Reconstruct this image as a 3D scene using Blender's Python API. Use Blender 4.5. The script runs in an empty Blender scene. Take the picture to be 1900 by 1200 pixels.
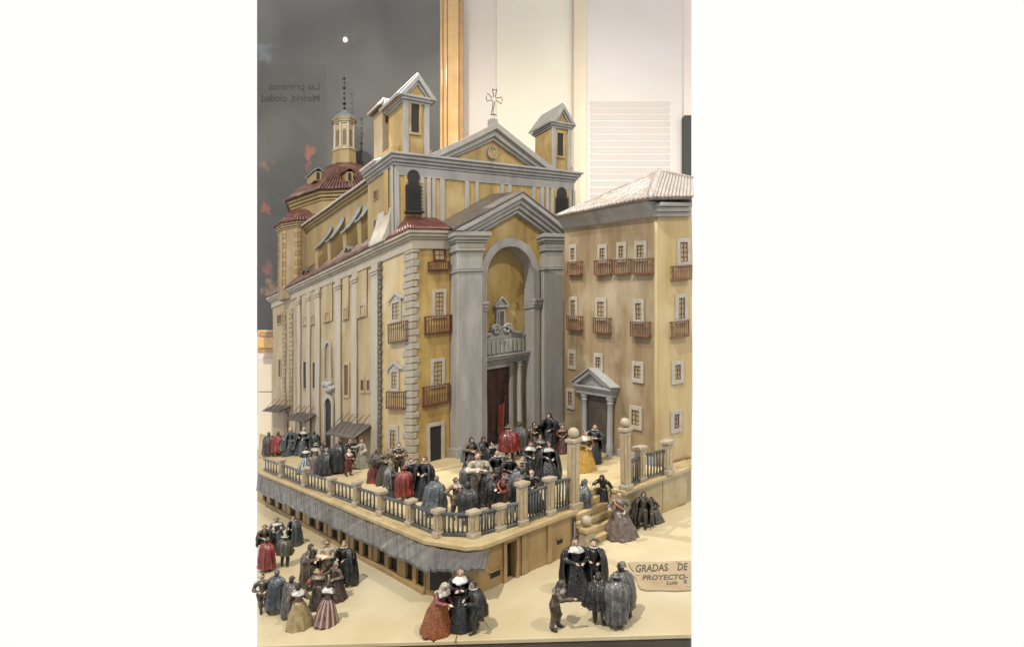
import bpy, bmesh, math, random
import numpy as np
from mathutils import Vector, noise
random.seed(7)
sc = bpy.context.scene
COL = sc.collection
# ------------------------------------------------------------------ camera
F_, CX, HY, ZC = 1050.0, 880.0, 640.0, 1.35      # focal length and principal point in photo pixels, camera height
cam_d = bpy.data.cameras.new('camera'); cam = bpy.data.objects.new('camera', cam_d); COL.objects.link(cam)
cam.location = (0, 0, ZC); cam.rotation_euler = (math.radians(90), 0, 0)
cam_d.sensor_width = 36.0; cam_d.lens = F_/1900*36
cam_d.shift_x = (950-CX)/1900; cam_d.shift_y = (HY-600)/1900
cam_d.clip_start = 0.02; cam_d.clip_end = 100
sc.camera = cam
# ------------------------------------------------------------------ light
world = bpy.data.worlds.new('World'); sc.world = world; world.use_nodes = True
bg = world.node_tree.nodes['Background']
bg.inputs[0].default_value = (1.0, 0.985, 0.96, 1); bg.inputs[1].default_value = 1.03
def lamp(name, loc, tgt, power, size, col=(1, .9, .74), spot=None, blend=.6):
    d = bpy.data.lights.new(name, 'SPOT' if spot else 'AREA'); d.energy = power; d.color = col
    if spot: d.spot_size = math.radians(spot); d.spot_blend = blend; d.shadow_soft_size = size
    else: d.size = size
    o = bpy.data.objects.new(name, d); COL.objects.link(o); o.location = (loc[0], loc[1], loc[2]+ZC)
    o.rotation_euler = (Vector(tgt)-Vector(loc)).to_track_quat('-Z', 'Y').to_euler()
    return o
lamp('gallery_spotlight', (-1.52, -1.0, 3.6), (0, 1.5, -.1), 900, .006, col=(1, .93, .82), spot=62)
lamp('gallery_spotlight', (1.8, -1.0, 3.48), (.15, 1.5, -.1), 420, .008, col=(1, .93, .82), spot=62)
lamp('case_lamp', (-.62, 1.9, 1.75), (-.215, 1.64, .74), 210, .03, col=(1, .95, .88), spot=27, blend=.9)
lamp('case_lamp', (-.95, 2.05, 1.5), (-.45, 1.86, .40), 48, .03, col=(1, .95, .88), spot=30, blend=.9)
lamp('case_lamp', (.34, 1.72, 1.42), (.41, 1.38, .36), 4, .03, col=(1, .95, .88), spot=36, blend=.9)
sc.view_settings.view_transform = 'Standard'; sc.view_settings.look = 'None'
sc.view_settings.exposure = 0.0; sc.view_settings.gamma = 1.0; sc.view_settings.use_curve_mapping = False
try:
    sc.cycles.use_denoising = True; sc.cycles.max_bounces = 8
except Exception: pass
# ------------------------------------------------------------------ frames: the hand-made model leans, so each block has its own axes
G, A_, TH = -.38, .12, .077                      # board height below the lens, its cross fall, terrace height
def ray(x, y): return ((x-CX)/F_, 1.0, (HY-y)/F_)
class Fr:                                          # (s, n, h) -> world; z = z0 + ks*s + kn*n + h
    def __init__(s_, org, ds, dn, z0, ks, kn): s_.o, s_.ds, s_.dn, s_.z0, s_.ks, s_.kn = org, ds, dn, z0, ks, kn
    def at(q, s, n, h):
        return Vector((q.o[0]+s*q.ds[0]+n*q.dn[0], q.o[1]+s*q.ds[1]+n*q.dn[1], q.z0+q.ks*s+q.kn*n+h+ZC))
    def loc(q, x, y, z):
        px, py = x-q.o[0], y-q.o[1]
        s = px*q.ds[0]+py*q.ds[1]; n = px*q.dn[0]+py*q.dn[1]
        return s, n, z-q.z0-q.ks*s-q.kn*n
    def pxn(q, x, y, n):
        d = ray(x, y); den = d[0]*q.dn[0]+d[1]*q.dn[1]; Y = (n+q.o[0]*q.dn[0]+q.o[1]*q.dn[1])/den
        r = q.loc(d[0]*Y, Y, d[2]*Y); return r[0], r[2]
    def pxs(q, x, y, s):
        d = ray(x, y); den = d[0]*q.ds[0]+d[1]*q.ds[1]; Y = (s+q.o[0]*q.ds[0]+q.o[1]*q.ds[1])/den
        r = q.loc(d[0]*Y, Y, d[2]*Y); return r[1], r[2]
def on_floor(x, y, w):                             # point of the board (w=0) or the terrace (w=TH)
    d = ray(x, y); Y = (G+w)/(d[2]-A_*d[0]); return Vector((d[0]*Y, Y, d[2]*Y+ZC))
def floor_z(x, w=0): return G+w+A_*x+ZC
_t = math.atan2(750, 1050)
EU, EV = (math.cos(_t), math.sin(_t)), (-math.sin(_t), math.cos(_t))
_o = on_floor(765, 867, TH)
C = Fr((_o.x, _o.y), EU, EV, G+A_*_o.x, A_*EU[0], A_*EV[0])      # church and terrace: s along the facade, n back, h up from the board
class Face:                                        # a wall: a along it, h up, o outwards
    def __init__(f, fr, kind, c): f.fr, f.kind, f.c = fr, kind, c
    def p(f, a, h, o):
        return f.fr.at(a, f.c-o, h) if f.kind == 'n' else f.fr.at(f.c-o, a, h)
    def px(f, x, y, o=0):
        return f.fr.pxn(x, y, f.c-o) if f.kind == 'n' else f.fr.pxs(x, y, f.c-o)
    def rect(f, x0, x1, y0, y1, o=0):
        xc, yc = (x0+x1)/2, (y0+y1)/2
        a0, a1 = f.px(x0, yc, o)[0], f.px(x1, yc, o)[0]
        return min(a0, a1), max(a0, a1), f.px(xc, y1, o)[1], f.px(xc, y0, o)[1]
FRONT, SIDE = Face(C, 'n', 0.0), Face(C, 's', -.0016); SIDE0 = Face(C, 's', 0.0)
UPPER, USIDE = Face(C, 'n', .10), Face(C, 's', -.0013)
TFRONT, TSIDE = Face(C, 'n', -.61), Face(C, 's', -.285)
# ------------------------------------------------------------------ materials
def srgb(c, k=1.0):
    return tuple(k*((v/255)/12.92 if v/255 <= .04045 else ((v/255+.055)/1.055)**2.4) for v in c)
MATS = {}
def paint(name, c1, c2=None, rough=.6, scale=30, bump=.25, streak=0, c3=None, grain=0.5, coat=0, spec=.5, metal=0, k=.55, axes=None):
    """hand-painted plaster: two tones brushed over each other, a third in blotches, fine grain relief"""
    if name in MATS: return MATS[name]
    m = bpy.data.materials.new(name); m.use_nodes = True; nt = m.node_tree; N, L = nt.nodes, nt.links
    b = N['Principled BSDF']; b.inputs['Roughness'].default_value = rough; b.inputs['Metallic'].default_value = metal
    b.inputs['Specular IOR Level'].default_value = spec; b.inputs['Coat Weight'].default_value = coat; b.inputs['Coat Roughness'].default_value = .12
    geo = N.new('ShaderNodeNewGeometry'); mp = N.new('ShaderNodeMapping'); L.new(geo.outputs['Position'], mp.inputs[0])
    mp.inputs['Scale'].default_value = (1, 1, .28 if streak else 1)
    if axes:                                       # brush strokes drawn out along one direction
        cb = N.new('ShaderNodeCombineXYZ'); L.new(cb.outputs[0], mp.inputs[0]); mp.inputs['Scale'].default_value = (1, 1, 1)
        for i_, ax in enumerate(axes):
            dt = N.new('ShaderNodeVectorMath'); dt.operation = 'DOT_PRODUCT'; L.new(geo.outputs['Position'], dt.inputs[0]); dt.inputs[1].default_value = ax; L.new(dt.outputs['Value'], cb.inputs[i_])
    n1 = N.new('ShaderNodeTexNoise'); n1.inputs['Scale'].default_value = scale; n1.inputs['Detail'].default_value = 6; n1.inputs['Roughness'].default_value = .62
    L.new(mp.outputs[0], n1.inputs['Vector'])
    r1 = N.new('ShaderNodeValToRGB'); r1.color_ramp.elements[0].position = .34; r1.color_ramp.elements[1].position = .68
    c2 = c2 or tuple(max(0, v-28) for v in c1)
    r1.color_ramp.elements[0].color = (*srgb(c2, k), 1); r1.color_ramp.elements[1].color = (*srgb(c1, k), 1)
    L.new(n1.outputs[0], r1.inputs[0]); out = r1.outputs[0]
    if c3:
        n2 = N.new('ShaderNodeTexNoise'); n2.inputs['Scale'].default_value = scale*.36; n2.inputs['Detail'].default_value = 5
        L.new((mp if axes else geo).outputs[0], n2.inputs['Vector'])
        r2 = N.new('ShaderNodeValToRGB'); r2.color_ramp.elements[0].position = .52; r2.color_ramp.elements[1].position = .72
        L.new(n2.outputs[0], r2.inputs[0]); mx = N.new('ShaderNodeMix'); mx.data_type = 'RGBA'
        L.new(r2.outputs[0], mx.inputs[0]); L.new(out, mx.inputs[6]); mx.inputs[7].default_value = (*srgb(c3, k), 1); out = mx.outputs[2]
    L.new(out, b.inputs['Base Color'])
    n3 = N.new('ShaderNodeTexNoise'); n3.inputs['Scale'].default_value = 420*grain; n3.inputs['Detail'].default_value = 4
    L.new(mp.outputs[0], n3.inputs['Vector'])
    bp = N.new('ShaderNodeBump'); bp.inputs['Strength'].default_value = bump; bp.inputs['Distance'].default_value = .002
    L.new(n3.outputs[0], bp.inputs['Height']); L.new(bp.outputs[0], b.inputs['Normal'])
    MATS[name] = m; return m
OCHRE = paint('ochre_wall', (212, 181, 108), (160, 128, 70), c3=(210, 186, 132), streak=1, scale=22, rough=.55)
CREAM = paint('cream_wall', (208, 187, 148), (172, 149, 110), c3=(206, 190, 162), streak=1, scale=18, rough=.6)
SAND = paint('sand_wall', (184, 163, 128), (146, 122, 88), c3=(200, 185, 157), streak=1, scale=20, rough=.6)
BUFF = paint('buff_wall', (224, 200, 148), (196, 168, 112), c3=(224, 208, 168), streak=1, scale=20, rough=.55)
DRUM = paint('drum_wall', (180, 156, 106), (158, 132, 84), c3=(168, 146, 104), streak=1, scale=24, rough=.6)
GREY = paint('grey_stone_paint', (194, 191, 186), (164, 161, 157), c3=(188, 180, 166), streak=1, scale=26, rough=.5)
GREYB = paint('blue_grey_paint', (190, 190, 188), (166, 166, 166), c3=(182, 178, 170), streak=1, scale=26, rough=.5)
WHITEP = paint('white_plaster', (206, 198, 184), (186, 176, 160), c3=(196, 184, 160), scale=60, rough=.5)
QUOIN = paint('quoin_paint', (196, 187, 172), (172, 162, 146), c3=(190, 176, 150), scale=70, rough=.5)
QDARK = paint('dark_quoin_paint', (120, 114, 106), (96, 91, 86), scale=70, rough=.55)
TILE = paint('red_tile', (122, 62, 50), (88, 44, 36), c3=(138, 92, 76), scale=55, rough=.42, coat=.1)
TILED = paint('dark_tile', (96, 62, 52), (72, 46, 38), c3=(120, 92, 80), scale=60, rough=.28, coat=.4)
PALETILE = paint('pale_tile', (214, 204, 194), (176, 160, 146), c3=(220, 212, 204), k=.62, scale=60, rough=.3, coat=.4)
SLATE = paint('slate_roof', (112, 104, 96), (90, 82, 76), c3=(116, 108, 104), scale=30, rough=.4)
LEADC = paint('lead_sheet', (158, 166, 168), (128, 134, 136), c3=(110, 112, 110), scale=50, rough=.35)
BROWN = paint('brown_paint', (104, 60, 44), (80, 44, 32), scale=80, rough=.5)
BROWN2 = paint('tan_brown_paint', (148, 104, 76), (118, 78, 56), scale=80, rough=.5)
RED = paint('red_brown_paint', (120, 58, 48), (92, 42, 36), scale=80, rough=.5)
PANE = paint('cream_pane', (196, 178, 140), (168, 148, 112), scale=90, rough=.35)
DARK = paint('dark_opening', (36, 29, 25), (25, 20, 18), scale=60, rough=.7)
DOORB = paint('door_wood', (92, 60, 46), (62, 40, 31), scale=60, streak=1, rough=.5)
SALMON = paint('salmon_paint', (178, 92, 70), (160, 78, 60), scale=60, rough=.5)
IRON = paint('grey_iron', (92, 96, 98), (66, 70, 73), c3=(120, 124, 124), scale=90, rough=.42)
STONE = paint('stone_post', (208, 194, 170), (178, 160, 134), c3=(190, 172, 142), scale=70, rough=.5)
LEDGE = paint('ledge', (216, 196, 150), (196, 172, 122), c3=(180, 150, 100), scale=40, rough=.5)
TFLOOR = paint('terrace_floor', (214, 196, 154), (198, 177, 132), c3=(206, 190, 154), k=.6, scale=14, rough=.5)
GROUND = paint('board_ground', (228, 214, 178), (215, 198, 158), c3=(236, 226, 198), k=.55, scale=9, rough=.42, bump=.12)
SHOP = paint('shop_wall', (196, 166, 114), (170, 138, 90), c3=(186, 156, 110), streak=1, scale=36, rough=.55)
WASH = paint('brown_wash', (150, 116, 76), (122, 92, 58), scale=60, rough=.6)
PALE = paint('pale_grey_paint', (206, 196, 176), (184, 172, 150), c3=(198, 188, 172), streak=1, scale=24, rough=.5)
WIRE = paint('wire', (60, 58, 54), (44, 42, 40), scale=90, rough=.3, metal=.6)
# ------------------------------------------------------------------ mesh builder
WOB = [False]
class MB:
    def __init__(m): m.v, m.f, m.mi = [], [], []
    def add(m, pts, faces, mi=0):
        k = len(m.v); m.v += [Vector(p) for p in pts]; m.f += [tuple(i+k for i in f) for f in faces]; m.mi += [mi]*len(faces); return m
    def hexa(m, p, mi=0):
        return m.add(p, [(0, 3, 2, 1), (4, 5, 6, 7), (0, 1, 5, 4), (1, 2, 6, 5), (2, 3, 7, 6), (3, 0, 4, 7)], mi)
    def loft(m, A, B, mi=0, caps=True):
        n = len(A); fs = [(i, (i+1) % n, n+(i+1) % n, n+i) for i in range(n)]
        if caps: fs += [tuple(range(n-1, -1, -1)), tuple(range(n, 2*n))]
        return m.add(list(A)+list(B), fs, mi)
    def box(m, fr, s0, s1, n0, n1, h0, h1, j=0, mi=0):
        p = [fr.at(s, n, h) for h in (h0, h1) for s, n in ((s0, n0), (s1, n0), (s1, n1), (s0, n1))]
        return m.hexa([q+jit(j) for q in p], mi)
    def plan(m, fr, pts, h0, h1, mi=0, grow=0):
        return m.loft([fr.at(s, n, h0) for s, n in pts], [fr.at(s, n, h1) for s, n in pts], mi)
    def fbox(m, fc, a0, a1, h0, h1, o0, o1, j=0, mi=0):
        p = [fc.p(a, h, o) for o in (o0, o1) for a, h in ((a0, h0), (a1, h0), (a1, h1), (a0, h1))]
        return m.hexa([q+jit(j) for q in p], mi)
    def fpris(m, fc, pts, o0, o1, j=0, mi=0):
        js = [jit(j) for _ in pts]
        return m.loft([fc.p(a, h, o0)+k for (a, h), k in zip(pts, js)], [fc.p(a, h, o1)+k for (a, h), k in zip(pts, js)], mi)
    def tube(m, pts, r, seg=6, r1=None, mi=0):
        pts = [Vector(p) for p in pts]; rings = []
        for i, p in enumerate(pts):
            d = (pts[min(i+1, len(pts)-1)]-pts[max(i-1, 0)]).normalized()
            x = d.cross(Vector((.31, .2, .93))); x = x.normalized() if x.length > 1e-6 else Vector((1, 0, 0)); y = d.cross(x)
            rr = r if r1 is None else r+(r1-r)*i/(len(pts)-1)
            rings.append([p+(x*math.cos(2*math.pi*k/seg)+y*math.sin(2*math.pi*k/seg))*rr for k in range(seg)])
        return m.rings(rings, mi)
    def rings(m, R, mi=0, closed=True, caps=True):
        n = len(R[0]); k = len(m.v); m.v += [Vector(p) for r in R for p in r]; nf = len(m.f)
        for i in range(len(R)-1):
            for j in range(n if closed else n-1):
                m.f.append((k+i*n+j, k+i*n+(j+1) % n, k+(i+1)*n+(j+1) % n, k+(i+1)*n+j))
        if caps: m.f += [tuple(k+j for j in range(n-1, -1, -1)), tuple(k+(len(R)-1)*n+j for j in range(n))]
        m.mi += [mi]*(len(m.f)-nf); return m
    def lathe(m, c, prof, seg=16, mi=0, sx=1, sy=1):
        c = Vector(c)
        return m.rings([[c+Vector((r*math.cos(2*math.pi*k/seg)*sx, r*math.sin(2*math.pi*k/seg)*sy, z)) for k in range(seg)] for r, z in prof], mi)
    def ball(m, c, r, seg=14, rg=8, mi=0, sc=(1, 1, 1)):
        c = Vector(c); R = []
        for i in range(rg+1):
            t = math.pi*(i/rg); rr = max(math.sin(t), .03)*r; z = -math.cos(t)*r
            R.append([c+Vector((rr*math.cos(2*math.pi*k/seg)*sc[0], rr*math.sin(2*math.pi*k/seg)*sc[1], z*sc[2])) for k in range(seg)])
        return m.rings(R, mi)
    def build(m, name, mat, parent=None, smooth=False, bev=0, kind=None, seg=2):
        me = bpy.data.meshes.new(name); o = bpy.data.objects.new(name, me); COL.objects.link(o)
        if parent is not None:
            org = Vector(parent.get('org', (0, 0, 0))); o['org'] = tuple(org); o.parent = parent
        else:
            xs = np.array([tuple(p) for p in m.v]); org = Vector(((xs[:, 0].min()+xs[:, 0].max())/2, (xs[:, 1].min()+xs[:, 1].max())/2, xs[:, 2].min()))
            o.location = org; o['org'] = tuple(org)
        me.from_pydata([tuple(p-org) for p in m.v], [], m.f)
        for mt in (mat if isinstance(mat, (list, tuple)) else [mat]): me.materials.append(mt)
        me.polygons.foreach_set('material_index', m.mi)
        me.update()
        bm = bmesh.new(); bm.from_mesh(me); bmesh.ops.recalc_face_normals(bm, faces=bm.faces)
        if WOB[0]:                                 # hand-modelled: long edges wander, neighbours together
            for _ in range(3):
                es = [e for e in bm.edges if e.calc_length() > .05]
                if not es or len(bm.verts) > 6000: break
                bmesh.ops.subdivide_edges(bm, edges=es, cuts=2 if max(e.calc_length() for e in es) > .15 else 1, use_grid_fill=True)
            for v_ in bm.verts:
                p_ = v_.co+org; d_ = noise.noise_vector(p_*6)*.0021+noise.noise_vector(p_*19)*.0006; v_.co += Vector((d_.x, d_.y, d_.z*.55))
        bm.to_mesh(me); bm.free()
        if smooth:
            me.polygons.foreach_set('use_smooth', [True]*len(me.polygons))
            if smooth != 'all': me.set_sharp_from_angle(angle=math.radians(40))
        if bev:
            b = o.modifiers.new('bevel', 'BEVEL'); b.width = bev; b.segments = seg; b.limit_method = 'ANGLE'; b.angle_limit = math.radians(35)
        if kind: o['kind'] = kind
        return o
def jit(j): return Vector((random.uniform(-j, j), random.uniform(-j, j), random.uniform(-j, j))) if j else Vector((0, 0, 0))
def thing(name, label, cat, loc, group=None):
    o = bpy.data.objects.new(name, None); COL.objects.link(o); o.location = loc; o['org'] = tuple(loc); o.empty_display_size = .05
    o['label'] = label; o['category'] = cat
    if group: o['group'] = group
    return o
def tag(o, label, cat, group=None):
    o['label'] = label; o['category'] = cat
    if group: o['group'] = group
    return o
# ================================================================== THE SETTING
W = Fr((0, 0), (1, 0), (0, 1), G, A_, 0)          # board axes: world x, y and height above the board
XL, XR = 477, 1283                                 # the part of the room the photograph shows, in photo columns
fl, fr_ = on_floor(XL, 1198, 0), on_floor(XR, 1175, 0)
def col_at(x, Y): return ((x-CX)/F_*Y, Y)
board = [(fl.x, fl.y), (fr_.x, fr_.y), col_at(XR, 2.3), col_at(XL, 2.75)]
gm = MB()
gm.plan(W, board, -.006, 0)
ground = gm.build('ground', GROUND, bev=.001); ground['kind'] = 'structure'
jp = [on_floor(845, 1190, 0), on_floor(848, 1178, 0), on_floor(846, 1168, 0), on_floor(852, 1150, 0)]
m = MB(); m.tube([p+Vector((0, 0, -.0002)) for p in jp], .0011, 5); m.build('joint_line', WASH, ground)
BLACKT = paint('table_dark', (62, 56, 48), (46, 41, 36), scale=20, rough=.5)
m = MB(); m.plan(W, [col_at(XL, fl.y-.06), col_at(XR, fr_.y-.06), col_at(XR, 2.3), col_at(XL, 2.75)], -.20, -.0065)
tag(m.build('table', BLACKT, bev=.003), 'dark table edge under the front of the painted board', 'table')
# back wall of the room: plain panels
YW = 3.0
def vrect(m, x0, x1, y0, y1, Y0, Y1, mi=0):        # upright slab: photo columns and rows measured at its front depth Y0
    a, b = (x0-CX)/F_*Y0, (x1-CX)/F_*Y0; c, d = (HY-y1)/F_*Y0+ZC, (HY-y0)/F_*Y0+ZC
    return m.hexa([(a, Y0, c), (b, Y0, c), (b, Y1, c), (a, Y1, c), (a, Y0, d), (b, Y0, d), (b, Y1, d), (a, Y1, d)], mi)
WALLP = paint('wall_pinkish', (226, 216, 208), (222, 211, 202), k=1, scale=4, rough=.8, bump=.05)
WALLC = paint('wall_cream', (232, 224, 208), (228, 219, 202), k=1, scale=4, rough=.8, bump=.05)
WALLT = paint('wall_tan', (220, 206, 184), (214, 199, 176), k=1, scale=5, rough=.8, bump=.05)
PANELW = paint('blind_reflection_white', (212, 206, 201), (208, 201, 195), k=1, scale=4, rough=.6, bump=.05)
wall = vrect(MB(), XL, XR, -60, 1000, YW, YW+.05).build('wall', WALLP); wall['kind'] = 'structure'
vrect(MB(), 921, 1064, -58, 998, YW-.012, YW-.001).build('panel', WALLC, wall, bev=.003)
vrect(MB(), XL, 800, 664, 726, YW-.012, YW-.001).build('panel', WALLT, wall, bev=.003)
vrect(MB(), XL, 800, 728, 996, YW-.012, YW-.001).build('panel', WALLT, wall, bev=.003)
# case corner post
tag(vrect(MB(), 1064, 1089, -50, 990, YW-.042, YW-.0305).build('case_post', WALLT, bev=.006), 'tan upright corner post of the display case behind the right belfry', 'post')
tag(vrect(MB(), 1270, XR, 214, 420, YW-.07, YW-.03).build('dark_post', paint('dark_post', (70, 74, 72), (58, 62, 60), rough=.5), bev=.001), 'short dark upright strip at the right edge beside the slatted panel', 'post')
# slatted white panel, added to stand in for blinds mirrored in the glass
sh = thing('blind_reflection', 'white slatted panel standing in for blinds mirrored in the glass, behind the right-hand building', 'blind_reflection', ((1175-CX)/F_*(YW-.03), YW-.03, ZC-.6))
vrect(MB(), 1086, 1266, -48, 985, YW-.03, YW-.012).build('backing', PANELW, sh, bev=.003)
for i in range(17):
    y = 186+12.3*i
    m = MB(); Y0 = YW-.04; a, b = (1097-CX)/F_*Y0, (1242-CX)/F_*Y0; z = (HY-y)/F_*Y0+ZC
    m.hexa([(a, Y0+.0085, z-.030), (b, Y0+.0085, z-.030), (b, Y0+.0097, z-.030), (a, Y0+.0097, z-.030), (a, Y0-.001, z-.007), (b, Y0-.001, z-.007), (b, Y0+.0097, z), (a, Y0+.0097, z)])
    m.build('slat', PANELW, sh)
# painting in a gilt frame
pt = thing('painting', 'large dark oil painting in a gilt frame behind the church', 'painting', ((650-CX)/F_*(YW-.05), YW-.05, ZC-.05))
def painting_mat():
    m = bpy.data.materials.new('dark_painting'); m.use_nodes = True; N, L = m.node_tree.nodes, m.node_tree.links; b = N['Principled BSDF']
    b.inputs['Roughness'].default_value = .5
    g = N.new('ShaderNodeNewGeometry'); n = N.new('ShaderNodeTexNoise'); n.inputs['Scale'].default_value = 3.2; n.inputs['Detail'].default_value = 5; n.inputs['Distortion'].default_value = .6
    L.new(g.outputs['Position'], n.inputs[0]); r = N.new('ShaderNodeValToRGB'); L.new(n.outputs[0], r.inputs[0])
    e = r.color_ramp.elements; e[0].position = .3; e[0].color = (*srgb((58, 54, 48)), 1); e[1].position = .7; e[1].color = (*srgb((90, 88, 80)), 1)
    out = r.outputs[0]
    sp = N.new('ShaderNodeSeparateXYZ'); L.new(g.outputs['Position'], sp.inputs[0]); zr = N.new('ShaderNodeMapRange'); zr.inputs[1].default_value = ZC+.75; zr.inputs[2].default_value = ZC+1.15; zr.inputs[3].default_value = 1; zr.inputs[4].default_value = 0
    nz = N.new('ShaderNodeMath'); nz.operation = 'MULTIPLY_ADD'; L.new(n.outputs[0], nz.inputs[0]); nz.inputs[1].default_value = .7; L.new(sp.outputs[2], nz.inputs[2]); ns = N.new('ShaderNodeMath'); ns.operation = 'SUBTRACT'; L.new(nz.outputs[0], ns.inputs[0]); ns.inputs[1].default_value = .35; L.new(ns.outputs[0], zr.inputs[0])
    xm = N.new('ShaderNodeMix'); xm.data_type = 'RGBA'; L.new(zr.outputs[0], xm.inputs[0]); L.new(out, xm.inputs[6]); xm.inputs[7].default_value = (*srgb((26, 23, 20)), 1); out = xm.outputs[2]
    w = N.new('ShaderNodeTexNoise'); w.inputs['Scale'].default_value = 22; w.inputs['Detail'].default_value = 4; L.new(g.outputs['Position'], w.inputs[0])
    sb = N.new('ShaderNodeVectorMath'); sb.operation = 'SUBTRACT'; L.new(w.outputs['Color'], sb.inputs[0]); sb.inputs[1].default_value = (.5, .5, .5)
    sl = N.new('ShaderNodeVectorMath'); sl.operation = 'SCALE'; L.new(sb.outputs[0], sl.inputs[0]); sl.inputs[3].default_value = .14
    ad = N.new('ShaderNodeVectorMath'); L.new(g.outputs['Position'], ad.inputs[0]); L.new(sl.outputs[0], ad.inputs[1])
    for x, y, rad, c in ((572, 284, 14, (150, 74, 54)), (574, 305, 9, (126, 56, 42)), (494, 306, 12, (128, 86, 68)), (492, 388, 11, (128, 52, 40)), (494, 500, 14, (112, 52, 42)), (504, 535, 16, (120, 88, 58)), (486, 95, 22, (104, 116, 118))):
        d = N.new('ShaderNodeVectorMath'); d.operation = 'DISTANCE'; L.new(ad.outputs[0], d.inputs[0])
        Y = YW-.05; d.inputs[1].default_value = ((x-CX)/F_*Y, Y, (HY-y)/F_*Y+ZC)
        mr = N.new('ShaderNodeMapRange'); mr.inputs[1].default_value = rad/F_*Y*.55; mr.inputs[2].default_value = rad/F_*Y*1.15; mr.inputs[3].default_value = 1; mr.inputs[4].default_value = 0
        L.new(d.outputs['Value'], mr.inputs[0]); mx = N.new('ShaderNodeMix'); mx.data_type = 'RGBA'
        L.new(mr.outputs[0], mx.inputs[0]); L.new(out, mx.inputs[6]); mx.inputs[7].default_value = (*srgb(c), 1); out = mx.outputs[2]
    L.new(out, b.inputs['Base Color']); return m
vrect(MB(), XL, 820, -58, 616, YW-.05, YW-.035).build('canvas', painting_mat(), pt)
GILT = paint('gilt', (232, 186, 108), (214, 162, 84), c3=(240, 204, 136), k=1, scale=12, rough=.38, coat=.2)
GILTD = paint('gilt_dark', (196, 148, 78), (172, 124, 60), k=1, scale=12, rough=.4)
def frame_side(cuts, vertical):
    for i, (a, b, d, mt) in enumerate(cuts):
        m = MB()
        if vertical: vrect(m, a, b, -58, 612, YW-.05-d, YW-.03)
        else: vrect(m, XL, 816, a, b, YW-.05-d, YW-.03)
        m.build('frame_moulding', mt, pt, bev=.006, seg=3)
frame_side([(816, 822, .012, GILT), (822.5, 830, .03, GILT), (830.5, 851, .045, GILT), (851.5, 860, .03, GILTD)], True)
frame_side([(612, 617, .012, GILT), (617.5, 625, .03, GILTD), (625.5, 645, .045, GILT), (645.5, 655, .03, GILTD)], False)
# back pane of the display case
def glass_mat():
    m = bpy.data.materials.new('case_glass'); m.use_nodes = True; N, L = m.node_tree.nodes, m.node_tree.links
    for n in list(N):
        if n.type != 'OUTPUT_MATERIAL': N.remove(n)
    o = [n for n in N if n.type == 'OUTPUT_MATERIAL'][0]
    t = N.new('ShaderNodeBsdfTransparent'); t.inputs[0].default_value = (.985, .99, .985, 1); gl = N.new('ShaderNodeBsdfGlossy'); gl.inputs['Roughness'].default_value = 0.0
    f = N.new('ShaderNodeFresnel'); f.inputs[0].default_value = 1.5; mx = N.new('ShaderNodeMixShader')
    L.new(f.outputs[0], mx.inputs[0]); L.new(t.outputs[0], mx.inputs[1]); L.new(gl.outputs[0], mx.inputs[2]); L.new(mx.outputs[0], o.inputs[0]); return m
YG = 2.84
tag(vrect(MB(), XL+1, 1062, -56, 770, YG, YG+.004).build('glass_pane', glass_mat()), 'clear reflecting back pane of the display case, in front of the gilt frame', 'glass pane')
# ================================================================== THE TERRACE
WOB[0] = True
vL = C.pxs(XL, 880, -.272)[0]; vL0 = C.pxs(XL, 800, 0.0)[0]
sR = C.pxn(XR, 900, -.62)[0]; sRb = C.pxn(XR, 850, -.35)[0]
ter = thing('terrace', 'raised terrace with arcaded shops and a ribbed canopy below its balustrade', 'terrace', C.at(-.2, -.5, 0))
def inset(k):
    return [(-.272+k, vL), (-.272+k, -.52), (-.246+k*.8, -.602+k*.8), (-.225, -.62+k), (-.02-k, -.62+k), (-.02-k, -.548), (.10+k, -.548), (.10+k, -.62+k), (sR, -.62+k), (sRb, -.35), (.3, -.3), (.3, .04), (0.01, .04), (0.01, vL0)]
MB().plan(C, inset(0), TH-.009, TH).build('ledge_slab', LEDGE, ter, bev=.002)
MB().plan(C, inset(.016), TH-.004, TH+.0012).build('floor', TFLOOR, ter, bev=.0008)
# a paving slab in front of the church
def fl_poly(pts): 
    r = []
    for x, y in pts:
        p = on_floor(x, y, TH); r.append(C.loc(p.x, p.y, p.z-ZC)[:2])
    return r
MB().plan(C, fl_poly([(778, 866), (800, 877), (856, 865), (846, 852), (800, 850)]), TH+.0005, TH+.004).build('paving_slab', TFLOOR, ter, bev=.001)
MB().plan(C, fl_poly([(862, 862), (1000, 828), (1035, 800), (950, 790), (850, 845)]), TH+.0005, TH+.0045).build('paving_slab', GREY, ter, bev=.001)
# shops along the left side
ops = [(487, 495), (501.5, 511), (516.7, 524), (537.7, 547), (554, 561), (572.7, 584.3), (590, 599), (613.5, 625.7), (631.5, 641.5), (656.7, 667), (674, 683.5), (700, 712.7), (719.7, 735), (750, 763), (770, 785)]
vv = [(TSIDE.px(b, 1000)[0], TSIDE.px(a, 1000)[0]) for a, b in ops]      # (near, far)
edges = sorted([(min(p), max(p)) for p in vv])
cur = -.545
for a, b in edges:
    m = MB(); m.fbox(TSIDE, cur, a, .009, .056, -.007, 0, j=.0006); pl = m.build('pillar', SHOP, ter, bev=.0012)
    if a-cur > .035:
        q = (cur+a)/2; MB().fbox(TSIDE, q-.003, q+.003, .012, .058, -.001, .0008).build('groove_line', WASH, pl)
    cur = b
vS = TSIDE.px(XL, 930)[0]
MB().fbox(TSIDE, cur, vS, .009, .056, -.007, 0).build('pillar', SHOP, ter, bev=.001)
MB().fbox(TSIDE, -.545, vS, 0, .0088, -.007, .002).build('plinth', SHOP, ter, bev=.0015)
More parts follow.
